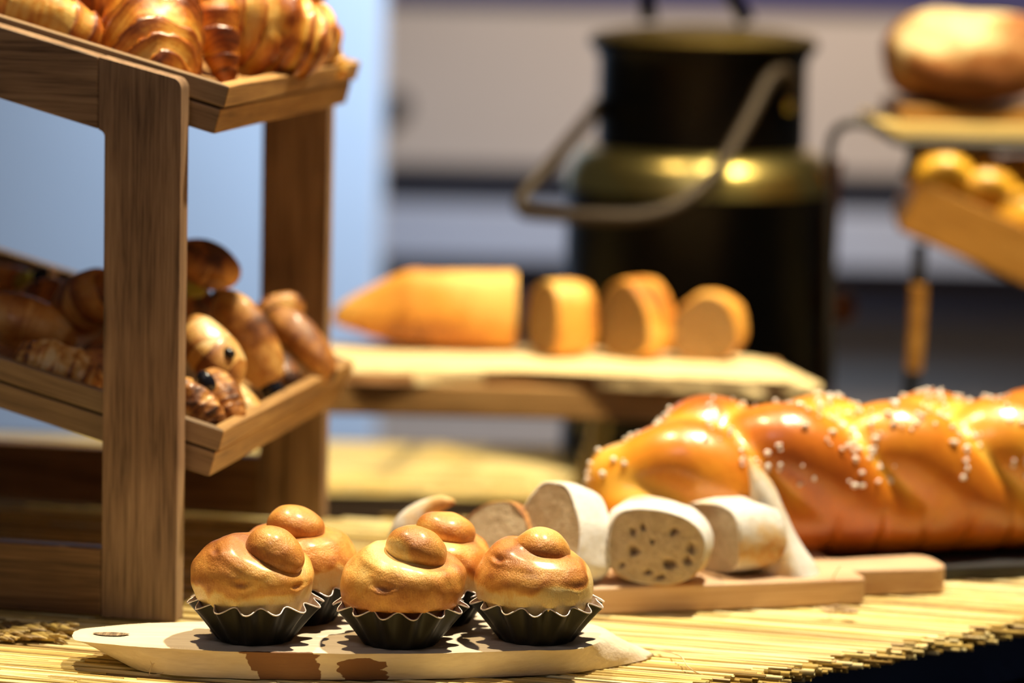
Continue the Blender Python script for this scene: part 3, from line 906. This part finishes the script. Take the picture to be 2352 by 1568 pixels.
# ------------------------------------------------------------------ braided loaf
ba = Vector((.125, .040, 0)).normalized()
sl = box('slate_tray', (-.20, -.066, 0), (.42, .075, .0095), SLATE, None, .002); sl.location = (.265, 2.228, .0003); sl.rotation_euler = (0, 0, math.atan2(ba.y, ba.x)); tag(sl, 'black slate slab under the braided loaf', 'tray')


def braid(loc, ang_):
    t = empty('braided_loaf', loc, ang_); tag(t, 'large glossy braided brioche loaf sprinkled with pearl sugar', 'bread')
    L = .56; PT = .235; xs = np.linspace(.012, L - .012, 210)
    pts = []; rs = []
    for k in range(3):
        ph = 2 * math.pi * xs / PT + 2 * math.pi * k / 3 + .9
        env = np.minimum(1, np.minimum((xs + .004) / .075, (L - xs) / .07)) ** .55
        y = .0225 * np.sin(ph) * env; z = .0535 + .0170 * np.sin(2 * ph) * env - .012 * (1 - env)
        pts.append(np.stack([xs, y, z], 1)); rs.append(.0320 * (.50 + .50 * env))
    for yy in (-.016, .016):
        env = np.minimum(1, np.minimum(xs / .055, (L - xs) / .07)) ** .5
        pts.append(np.stack([xs, np.full(len(xs), yy), np.full(len(xs), .030)], 1)); rs.append(.0300 * (.6 + .4 * env))

    def sdf(P):
        ds = []
        for q, r in zip(pts, rs):
            j0 = np.clip(((P[:, 0] - xs[0]) / (xs[1] - xs[0])).astype(int), 0, len(xs) - 1)
            best = np.full(len(P), 9.)
            for dj in range(-26, 27, 2):
                j = np.clip(j0 + dj, 0, len(xs) - 1); d = np.linalg.norm(P - q[j], axis=1) - r[j]; best = np.minimum(best, d)
            ds.append(best)
        return smin(ds, .0016)
    NT_ = 132; org = []; dr = []
    nc = 14
    for i in range(nc):
        f = (i + .3) / nc * math.pi / 2
        for j in range(NT_):
            a = 2 * math.pi * j / NT_; org.append((.035, 0, .040)); dr.append((-math.cos(f), math.sin(f) * math.cos(a), math.sin(f) * math.sin(a)))
    for x in np.linspace(.037, L - .03, 260):
        for j in range(NT_):
            a = 2 * math.pi * j / NT_; org.append((x, 0, .040)); dr.append((0, math.cos(a), math.sin(a)))
    for i in range(nc):
        f = math.pi / 2 * (1 - (i + .7) / nc)
        for j in range(NT_):
            a = 2 * math.pi * j / NT_; org.append((L - .03, 0, .040)); dr.append((math.cos(f), math.sin(f) * math.cos(a), math.sin(f) * math.sin(a)))
    org = np.array(org); dr = np.array(dr)
    V = trace(org, dr, sdf, .09, 16)
    z = V[:, 2]; low = sstep(.046, .020, z)
    # crimps down the lower side
    cr = np.abs(np.sin(V[:, 0] * math.pi / .034 + .4 * np.sin(V[:, 0] * 30)))
    V -= dr * (low * .0022 * np.exp(-(cr / .22) ** 2))[:, None]
    nz = Noise(91, 45, 3); nn = nz(V); V += dr * (nn * .0009)[:, None]
    V[:, 2] = np.maximum(V[:, 2], .0)
    ds = np.stack([np.min([np.linalg.norm(V - q[np.clip(((V[:, 0] - xs[0]) / (xs[1] - xs[0])).astype(int) + dj, 0, len(xs) - 1)], axis=1) for dj in range(-24, 25, 4)], axis=0) - r[0] * 2 * .5 for q, r in zip(pts[:3], rs[:3])], 1)
    ds.sort(axis=1); seam = np.exp(-((ds[:, 1] - ds[:, 0]) / .0055) ** 2) * sstep(.03, .05, z)
    bake = .40 + .13 * nn + .22 * sstep(.090, .108, z) - .36 * seam + .22 * sstep(.035, .01, z)
    R_ = len(V) // NT_; F = grid_faces(R_, NT_) + [tuple(range(NT_ - 1, -1, -1)), tuple(range((R_ - 1) * NT_, R_ * NT_))]
    F = [tuple(reversed(f)) for f in F]
    o = mk('loaf', V, F, BRAID, t, {'bake': np.clip(bake, 0, 1)})
    import bmesh
    bm = bmesh.new(); bm.from_mesh(o.data); bmesh.ops.recalc_face_normals(bm, faces=bm.faces); bm.to_mesh(o.data); bm.free()
    # pearl sugar
    D, Fi = ico(1); Vs = []; Fs = []; n0 = 0
    cand = np.where((V[:, 2] > .055) & (dr[:, 2] > .15))[0]; g = np.random.default_rng(3)
    cl = g.choice(cand, 150)
    for c in cl:
        for _ in range(g.integers(2, 8)):
            j = c + int(g.integers(-4, 5)) * NT_ + int(g.integers(-4, 5))
            if 0 <= j < len(V) and V[j, 2] > .05:
                s = g.uniform(.0009, .0023); vv = D * s * g.uniform(.7, 1.2, 3) * (1 + .25 * g.normal(size=(len(D), 1)) * .5) + V[j] + dr[j] * s * .6
                Vs.append(vv); Fs += [tuple(k + n0 for k in f) for f in Fi]; n0 += len(D)
    o = mk('pearl_sugar', np.concatenate(Vs), Fs, SUGAR, t, smooth=False); o['kind'] = 'stuff'


bo = Vector((.206, 2.205, .0100)) - ba * .150
braid(bo, math.atan2(ba.y, ba.x))


# ------------------------------------------------------------------ croissants and rolls
def crescent(name, c, axis, up, L, r0, bend, seed, mat, lab, cat, grp, wraps=3.5, step=.16, bake=(.25, .75), squash=.9, taper=2.2, extras=(), flake=0.0, lam=.10, furrow=0.0):
    """curved wrapped pastry; axis = direction tip to tip, up = side the belly arches towards"""
    ax = Vector(axis).normalized(); up = Vector(up); up = (up - ax * up.dot(ax)).normalized(); sd = ax.cross(up)
    M = Matrix((ax, sd, up)).transposed().to_4x4(); M.translation = Vector(c)
    t = empty(name, M=M); tag(t, lab, cat, grp)
    NS, NA = 110, 56; s = np.linspace(-1, 1, NS); g = np.random.default_rng(seed)
    S, A = np.meshgrid(s, np.linspace(0, 2 * math.pi, NA, endpoint=False), indexing='ij'); S = S.ravel(); A = A.ravel()
    asym = g.uniform(-.25, .25)
    ph = np.abs(S + asym * .3) * wraps + .16 * np.sin(A + g.uniform(0, 6)) + .05 * np.sin(A * 3 + g.uniform(0, 6)); ph = ph + .22 * np.sin(2.3 * ph + g.uniform(0, 6)); fr = ph - np.floor(ph)
    rad = r0 * np.maximum(1 - np.abs(S) ** taper, 0) ** .55
    rad = np.maximum(rad, r0 * .02) * (1 + step * (.5 - fr) * np.minimum(1, 3 * (1 - np.abs(S)) + .1)) * (1 - .06 * np.floor(ph) / max(wraps, 1))
    P = S * L / 2; cz = bend * (1 - S ** 2) - bend * .6
    tx = np.ones_like(S); tz = -2 * bend * S * 2 / L; ln = np.sqrt(tx ** 2 + tz ** 2); tx /= ln; tz /= ln
    X = P - tz * rad * np.cos(A); Z = cz + tx * rad * np.cos(A); Y = rad * np.sin(A) * squash
    V = np.stack([X, Y, Z], 1); nz = Noise(seed, 110, 3); nf = Noise(seed + 5, 520, 2); nn = nz(V)
    N = np.stack([-tz * np.cos(A), np.sin(A), tx * np.cos(A)], 1)
    if furrow: V += N * (furrow * r0 * np.sin(A * 3 + g.uniform(0, 6) + 1.2 * S) * np.minimum(1, 2 * (1 - np.abs(S))))[:, None]
    V += N * (nn * r0 * .045 + (flake * nf(V) * .0007 if flake else 0))[:, None]
    bk = bake[0] + (bake[1] - bake[0]) * (1 - fr) ** 1.6 + .22 * nn + (flake * .22 * nf(V + 1) if flake else 0)
    bk += .10 * np.cos(A) + lam * np.sin(fr * 25 + 3 * nn + 2 * np.sin(A * 2))
    mk('crust', V, grid_faces(NS, NA), mat, t, {'bake': np.clip(bk, 0, 1)})
    for (ex, ey, ez, er, em, en) in extras:
        D, F = ico(3); q = Noise(seed + 3, 200, 2)(D * .01); o = mk(en, D * np.array([er * 1.25, er, er]) * (1 + .1 * q[:, None]), F, em, t); o.location = (ex, ey, ez)
    return t


gc = 'croissants heaped in the upper tray'
def C(px, py, off, axis, up, L, r, bend, seed, lab, **k):
    crescent('croissant', on_stand(px, py, off), axis, up, L, r, bend, seed, CROI, lab, 'croissant', gc, **k)


C(352, 92, .085, (-.18, .92, .42), (-.15, -.45, .9), .118, .0325, .010, 1, 'large striped croissant pointing at us above the stand post', wraps=5, step=.22, bake=(.12, .85))
C(503, 40, .125, (-.10, .25, 1), (-.5, -.6, 0), .085, .0150, .010, 2, 'narrow dark croissant tip pointing down beside the largest croissant', bake=(.35, .8))
C(592, 74, .165, (.80, .55, -.22), (.3, -.5, .8), .110, .0310, .008, 3, 'golden croissant with upright bands in the middle of the heap', wraps=3.4, step=.2, bake=(.05, .75))
C(668, 72, .245, (.50, .75, -.40), (.3, -.5, .8), .090, .0250, .010, 4, 'golden croissant sloping down towards the far tray corner', bake=(.1, .7))
C(715, 112, .285, (-1, .25, .65), (0, 0, 1), .060, .0120, .006, 5, 'small croissant end by the far corner of the tray', bake=(.1, .55))
C(85, 52, .055, (1, .15, -.34), (0, -.3, 1), .110, .0175, .012, 6, 'bright golden croissant along the tray side, leftmost in view', bake=(.0, .6))
C(190, 12, .165, (.6, .8, -.1), (0, 0, 1), .110, .0300, .012, 7, 'dark brown croissant in shade left of the largest croissant', bake=(.55, 1))
C(495, -12, .150, (.9, .3, -.2), (0, 0, 1), .11, .0250, .012, 8, 'dark croissant lying on top, cut by the upper picture edge', bake=(.5, 1))
C(632, -40, .20, (.7, .6, .1), (0, 0, 1), .10, .0230, .010, 9, 'golden croissant on top of the heap at the picture edge', bake=(.1, .6))
C(410, 20, .24, (.9, -.3, -.2), (0, 0, 1), .11, .0260, .01, 10, 'croissant behind the largest croissant, mostly hidden', bake=(.4, .9))

gr = 'small savoury rolls heaped in the lower tray'
def RL(px, py, off, axis, up, L, r, seed, lab, bend=.004, **k):
    k.setdefault('wraps', 1.3); k.setdefault('step', .06); k.setdefault('taper', 3.2); k.setdefault('lam', .03); k.setdefault('furrow', .07)
    crescent('savoury_roll', on_stand(px, py, off), axis, up, L, r, bend, seed, ROLL_M, lab, 'roll', gr, **k)


ov = lambda x, y, z, r=.0055: (x, y, z, r, OLIVE, 'olive')
gp = lambda x, y, z, r=.007: (x, y, z, r, GREEN, 'pepper_piece')
RL(60, 752, .130, (1, .1, -.30), (0, -.2, 1), .066, .0170, 21, 'long tan roll in shade at the left of the lower tray', bake=(.3, .5))
RL(200, 700, .150, (.75, -.5, .5), (0, 0, 1), .055, .0190, 22, 'stubby dark-topped roll just left of the post', bake=(.4, .85))
RL(132, 856, .045, (1, .0, -.30), (0, -.3, 1), .056, .0165, 23, 'flaky orange roll against the near tray side, left of the post', bake=(.25, .6), flake=1, wraps=4)
RL(470, 612, .200, (1, .3, -.35), (0, -.2, 1), .048, .0150, 24, 'dark brown roll topping the heap, right of the post', bake=(.6, 1), extras=(gp(-.006, -.004, -.0150, .0105), ov(.018, -.005, -.0180, .005)))
RL(568, 782, .185, (-.50, .20, .86), (.6, -.7, 0), .072, .0165, 25, 'long golden roll sloping down towards the front board', bake=(.15, .6), extras=(ov(-.0345, .000, .000, .008),))
RL(482, 812, .120, (-.62, .30, .62), (.5, -.7, .3), .054, .0170, 26, 'pale golden roll immediately right of the post', bake=(.05, .55), extras=(ov(-.012, .000, .0165, .0035),))
RL(690, 790, .265, (-.62, .2, .62), (.6, -.4, .6), .066, .0135, 27, 'brown pointed roll by the far end of the front board', bake=(.4, .85), taper=2.6)
RL(640, 718, .300, (.8, .3, .2), (0, 0, 1), .036, .0110, 28, 'small brown roll with yellow pepper at the back right', bake=(.4, .7), extras=(gp(-.010, -.009, -.003, .006),))
RL(440, 938, .050, (-.7, .25, .60), (.5, -.7, .4), .046, .0145, 29, 'flaky reddish roll in the near corner beside the post', bake=(.35, .7), flake=1, wraps=4, extras=(ov(.004, .012, .0145, .0055),))
RL(503, 922, .080, (-.5, .4, .70), (.6, -.6, .3), .042, .0135, 30, 'reddish brown roll leaning in the near tray corner', bake=(.4, .7), flake=.6, wraps=4)
RL(548, 932, .120, (-.5, .5, .4), (.6, -.6, .3), .040, .0110, 31, 'pale yellow roll low against the front board', bake=(.0, .3))
RL(20, 655, .280, (1, .2, -.2), (0, 0, 1), .044, .0130, 32, 'dim roll with green filling by the far side, left edge', bake=(.4, .8), extras=(gp(.006, -.010, -.004, .006),))
RL(78, 668, .255, (.5, .2, .6), (.7, -.5, 0), .040, .0110, 33, 'dim roll end with olive green filling by the far side', bake=(.35, .7), extras=(gp(.000, -.008, -.005, .006), ov(.010, -.008, .004, .005)))
RL(222, 845, .105, (.3, .5, .5), (1, 0, 0), .046, .0140, 34, 'very dark roll in shade directly left of the post', bake=(.65, 1))
RL(120, 690, .210, (.6, .4, -.2), (0, 0, 1), .042, .0120, 35, 'dark shaded roll behind the long tan roll', bake=(.6, 1), extras=(ov(.012, -.008, .006, .007),))
RL(430, 700, .215, (.6, .4, -.5), (0, -.3, 1), .050, .0150, 36, 'shaded roll under the topmost dark roll', bake=(.4, .8), extras=(ov(.008, -.010, .008, .007),))
RL(330, 800, .150, (1, .3, -.3), (0, 0, 1), .055, .0160, 37, 'roll mostly hidden behind the post in the lower tray', bake=(.3, .7))
RL(625, 850, .250, (-.6, .5, .3), (0, 0, 1), .045, .0120, 38, 'dark roll low behind the front board', bake=(.6, 1))

# ------------------------------------------------------------------ back shelf with long loaf
Y0 = 2.62
sh = empty('loaf_shelf', (0, Y0, 0)); tag(sh, 'low wooden shelf frame carrying the sliced long loaf', 'shelf')
zf1, zf0 = .0540, .0285
xa, xb = at_y(690, 900, Y0).x, at_y(1830, 900, Y0).x
box('front_rail', (xa, 0, zf0), (xb, .018, zf1), W_SHELF, sh, .002)
box('back_rail', (xa, .165, zf0), (xb, .183, zf1), W_SHELF, sh, .002)
box('end_rail', (xa, .018, zf0), (xa + .018, .165, zf1), W_SHELF, sh, .002)
box('end_rail', (xb - .018, .018, zf0), (xb, .165, zf1), W_SHELF, sh, .002)
W_BR = plain('brass_bracket', (.34, .24, .07), .4, .5)
for px in (1385, 700):
    a = at_y(px, 962, 2.79) - Vector((0, Y0, 0)); b = at_y(px - 55, 1108, 2.89); b = Vector((b.x, 2.905 - Y0, ZT + .004))
    a.z = zf0 + .004; m = (a + b) / 2 + Vector((.006, 0, 0))
    tube('bracket_leg', smooth_path([a, m, b], 6), .0090, W_BR, sh, 10)
zq = .0662
def TQ(x, y): p = at_z(x, y, zq); return (p.x, p.y)
def BQ(x, y): p = at_z(x, y, .0542); return (p.x, p.y)
top = [TQ(700, 800), TQ(710, 828), TQ(850, 842), TQ(1050, 846), TQ(1250, 852), TQ(1450, 860), TQ(1600, 866), TQ(1720, 872), TQ(1810, 872), TQ(1815, 850), TQ(1740, 822), TQ(1600, 812), TQ(1350, 800), TQ(1100, 794), TQ(850, 788), TQ(740, 788)]
bot = [BQ(700, 842), BQ(712, 868), BQ(850, 880), BQ(1050, 882), BQ(1250, 886), BQ(1450, 895), BQ(1620, 902), BQ(1760, 908), BQ(1880, 895), BQ(1870, 876), BQ(1760, 850), BQ(1600, 838), BQ(1350, 828), BQ(1100, 822), BQ(850, 816), BQ(745, 820)]
def bark2(P, s):
    n = nzb(P * .5) * .01
    return np.maximum(sstep(.006, -.004, np.abs(P[:, 0] - .012 + n) - .040) * float(s > .15), sstep(.006, -.004, np.abs(P[:, 0] + .115 + n) - .02) * float(s > .3)) * (P[:, 1] < 2.72)
plank('serving_plank', top, bot, .0542, zq, LIVE2, (.05, 2.70, 0), ('pale live-edge plank on the back shelf under the cut loaf', 'serving board'), bark2)


def long_loaf(x0, x1, Y, z, W, H):
    p0 = at_y(x0, 760, Y).x; p1 = at_y(x1, 760, Y).x; L = p1 - p0
    t = empty('long_loaf', (p0, Y, z), R(3)); tag(t, 'uncut golden end of the long loaf on the back shelf', 'bread')
    S = dsec(W, H, 64, 5, .42, 2.4); V = []; nz = Noise(8, 60, 3); bk = []
    xs = np.concatenate([L * (np.linspace(0, 1, 34) ** 1.5), [L, L]])
    for i, x in enumerate(xs):
        s = x / L; f = min(1, (s * 2.35 + .01)) ** .62 if s < .42 else 1
        if i == len(xs) - 1: f = .96
        zc = H * .34
        Q = S.copy(); Q[:, 0] *= f; Q[:, 1] = zc + (Q[:, 1] - zc) * f
        P = np.stack([np.full(64, x), Q[:, 0], Q[:, 1]], 1); V.append(P); bk.append(.22 + .16 * nz(P) + .6 * sstep(.50, .1, P[:, 2] / H) * (1 - .5 * s) + .35 * sstep(.88, 1, P[:, 2] / H))
    V = np.concatenate(V); V[:-64, 1:] += (np.stack([nz(V), np.abs(nz(V + 1))], 1) * .0012)[:-64]
    F = grid_faces(len(xs), 64) + [tuple(range(64))]
    mk('crust', V, F, LOAFC, t, {'bake': np.clip(np.concatenate(bk), 0, 1)}, sharp=50)
    q = V[-64:] + np.array([.0004, 0, 0]); mk('crumb', q, [tuple(range(64))], CRUMB2, t, {'hole': np.zeros(64)}, smooth=False)


long_loaf(762, 1182, 2.735, zq + .0003, .062, .0665)
lg = 'slices of the long loaf'
for k, (x, yb, W, H, T, yaw, lab) in enumerate([
        (1288, 822, .056, .0590, .034, -62, 'loaf slice nearest the uncut half, seen mostly crust-side'),
        (1462, 828, .058, .0600, .034, -42, 'middle of three loaf slices on the back shelf'),
        (1628, 834, .058, .0520, .030, -16, 'loaf slice farthest from the uncut half, facing us')]):
    p = at_z(x, yb, zq + .0004) + Vector((0, .018, 0))
    bread_slice(p, W, H, T, yaw, lab, 'bread', lg, LOAFC, CRUMB2, 70 + k, bake=(.1, .4), flat=.4, name='loaf_slice')

# ------------------------------------------------------------------ milk can
YP = 3.04
def zy(y): return at_y(1598, y, YP).z
pc = at_y(1598, 700, YP)
def brass(name, c1, c2, rough):
    m = NT(name); n = m.noise(m.coord(), 14, 4); m.col(m.mix(n, c1, c2)); m.set(Roughness=rough, Metallic=1.0)
    m.bump(m.noise(m.coord(), 30, 2), .15, .002); return m.m
CAN = brass('blackened_metal', (.010, .010, .011), (.030, .028, .027), .38)
CANB = brass('aged_brass', (.42, .33, .10), (.62, .52, .20), .30)
CANL = brass('dull_brass', (.16, .11, .030), (.30, .22, .07), .45)
cn = empty('milk_can', (pc.x, YP, ZT + .009)); tag(cn, 'old dark metal milk can with brass shoulder and hanging bail handle', 'milk can')
zb_ = ZT + .009; z_ = lambda y: zy(y) - zb_
zs0, zs1, zn = z_(430), z_(335), z_(100)
lathe('body', [(.001, 0), (.114, 0), (.1185, .004), (.1185, .03), (.1165, .034), (.1185, .040), (.1185, zs0 - .004), (.1205, zs0)], CAN, cn, cap=False)
lathe('shoulder', [(.1205, zs0)] + [(.0925 + .027 * math.cos(R(a)), zs0 + (zs1 - zs0) * math.sin(R(a))) for a in (8, 20, 35, 50, 65, 80, 90)] + [(.0925, zs1)], CANB, cn, cap=False)['label'] = 'shining brass shoulder'
lathe('neck', [(.0925, zs1 - .001), (.0930, zs1 + .01), (.0925, zn - .015), (.0960, zn - .008), (.1015, zn - .002), (.1020, zn + .002), (.097, zn + .004)], CAN, cn, cap=False)
lathe('lid', [(.001, zn + .001), (.100, zn + .001), (.1015, zn + .004), (.097, zn + .008), (.070, zn + .013), (.03, zn + .016), (.001, zn + .017)], CANL, cn)['label'] = 'flat brass lid'
hx = [at_y(1490, 50, YP), at_y(1488, -10, YP), at_y(1510, -60, YP), at_y(1600, -85, YP), at_y(1665, -60, YP), at_y(1685, -10, YP), at_y(1715, 52, YP)]
tube('lid_handle', smooth_path([p - cn.location for p in hx], 8), .0075, CAN, cn)
# bail
bp_ = [at_y(1372, 250, 3.02), at_y(1330, 300, 2.96), at_y(1265, 375, 2.89), at_y(1205, 445, 2.86), at_y(1200, 482, 2.85), at_y(1250, 492, 2.84), at_y(1360, 497, 2.83), at_y(1480, 495, 2.83), at_y(1570, 462, 2.84), at_y(1655, 380, 2.87), at_y(1720, 270, 2.91), at_y(1765, 185, 2.935), at_y(1800, 165, 2.95), at_y(1822, 190, 2.965), at_y(1815, 225, 2.97)]
tube('bail_handle', smooth_path([p - cn.location for p in bp_], 8), .0062, plain('bronze_handle', (.026, .015, .007), .6, .2), cn)
for p, nm in ((at_y(1812, 235, 2.985), 'lug'), (at_y(1372, 252, 3.03), 'lug')):
    D, F = ico(3); o = mk(nm, D * np.array([.008, .010, .010]), F, CANB, cn); o.location = p - cn.location
ck = empty('copper_tap', at_y(1930, 705, 3.0)); tag(ck, 'dark copper rod with a knob standing right of the milk can', 'rod')
zb2 = ZT + .009 - ck.location.z
tube('rod', [Vector((-.010, 0, zb2)), Vector((-.010, 0, .05)), Vector((-.008, 0, .13))], .0055, COPPER, ck)
D, F = ico(3); mk('knob', D * np.array([.015, .013, .015]), F, COPPER, ck)

# ------------------------------------------------------------------ right-hand wire stand with round loaf
YR = 2.80
rs_ = empty('wire_stand', (0, YR, 0)); tag(rs_, 'black wire stand at right holding a board and a crate', 'stand')
def WR(name, pts, r=.0042, mat=BLACK): return tube(name, smooth_path([at_y(x, y, Y) - Vector((0, YR, 0)) for x, y, Y in pts], 8), r, mat, rs_, 10)
WR('hoop', [(1906, 880, YR), (1906, 560, YR), (1905, 380, YR), (1915, 310, YR), (1950, 284, YR), (2010, 290, YR), (2060, 322, YR), (2120, 330, YR)], .0040)
WR('rim_wire', [(2090, 328, YR), (2200, 332, YR), (2352, 336, YR), (2600, 344, YR)], .0050)
WR('rim_wire', [(2110, 318, YR + .16), (2250, 322, YR + .16), (2600, 330, YR + .16)], .0040)
WR('hook', [(2098, 332, YR), (2096, 370, YR), (2082, 405, YR)], .0052)
WR('leg', [(2112, 560, YR + .02), (2108, 650, YR + .02), (2094, 870, YR + .02), (2080, 1110, YR + .02)], .0060)
WR('leg', [(2560, 340, YR), (2555, 700, YR), (2550, 1090, YR)], .0052)
WR('leg_sleeve', [(2110, 655, YR), (2106, 740, YR), (2098, 850, YR)], .0072, W_DIM)['label'] = 'orange-brown wooden sleeve'
bd = empty('bread_board', at_y(2020, 318, YR)); tag(bd, 'two-layer wooden board under the floury round loaf', 'board')
W_BD = wood_mat('pale_board', (.40, .26, .07), (.58, .42, .14), (.70, .54, .22), 0, .6)
box('lower_plank', (0, .012, 0), (.27, .17, .013), W_BD, bd, .002); box('upper_plank', (.018, .016, .0132), (.27, .165, .026), W_DIM, bd, .002)
bl = at_y(2235, 232, YR + .075)
rl = empty('round_loaf', (bl.x, bl.y, bd.location.z + .0265)); tag(rl, 'round rustic loaf dusted with flour on the wire stand', 'bread')
D, F = ico(6)
D0 = D.copy(); D = np.sign(D) * np.abs(D) ** .8; sc3 = np.array([.0780, .075, .0440]); V = D * sc3 * .97; V[:, 2] = np.where(V[:, 2] < 0, V[:, 2] * .85, V[:, 2] * 1.02); V[:, 2] += .037; V[:, 2] = np.maximum(V[:, 2], 0)
nz = Noise(33, 45, 3); nn = nz(V); V += D0 * (nn * .0035)[:, None]; V[:, 2] = np.maximum(V[:, 2], 0)
mk('crust', V, F, ROUND, rl, {'bake': np.clip(.66 + .45 * nn - .62 * np.exp(-((V[:, 0] - .005) / .050) ** 2) * sstep(.02, .06, V[:, 2]) - .12 * sstep(.05, .08, V[:, 2]), 0, 1)})

# tilted crate with yellow buns
cm0 = at_y(2062, 528, YR + .01); cr = empty('sloping_crate', cm0); cr.rotation_euler = (0, R(22), R(-4)); tag(cr, 'tilted wooden crate of yellow buns hanging below the round loaf', 'crate')
box('side_board', (0, 0, 0), (.30, .010, .045), W_DIM, cr, .0015)
box('side_board', (0, .15, 0), (.30, .16, .028), W_DIM, cr, .0015)
box('end_board', (0, .010, 0), (.010, .15, .040), W_DIM, cr, .0015)
box('base_board', (.010, .010, 0), (.30, .15, .006), W_DIM, cr, 0)
bpy.context.view_layer.update()
gb = 'yellow buns in the sloping crate'
for k, (x, y, dY, rx, lab) in enumerate([(2165, 398, .038, .030, 'yellow bun nearest the upper corner of the crate'), (2255, 430, .045, .034, 'second yellow bun down the crate slope'), (2335, 420, .095, .036, 'yellow bun cut by the right picture edge'), (2350, 490, .038, .034, 'lowest yellow bun seen in the crate'), (2215, 392, .11, .034, 'yellow bun at the back of the crate')]):
    e = empty('bun', at_y(x, y, YR + dY) - Vector((0, 0, .0))); tag(e, lab, 'bun', gb)
    D, F = ico(4); nn = Noise(200 + k, 2.2, 2)(D); V = D * np.array([rx, .030, .024]) * (1 + .04 * nn[:, None]); mk('crust', V, F, BUN, e, {'bake': np.clip(.05 + .15 * nn + .3 * (D[:, 2] < -.3), 0, 1)})
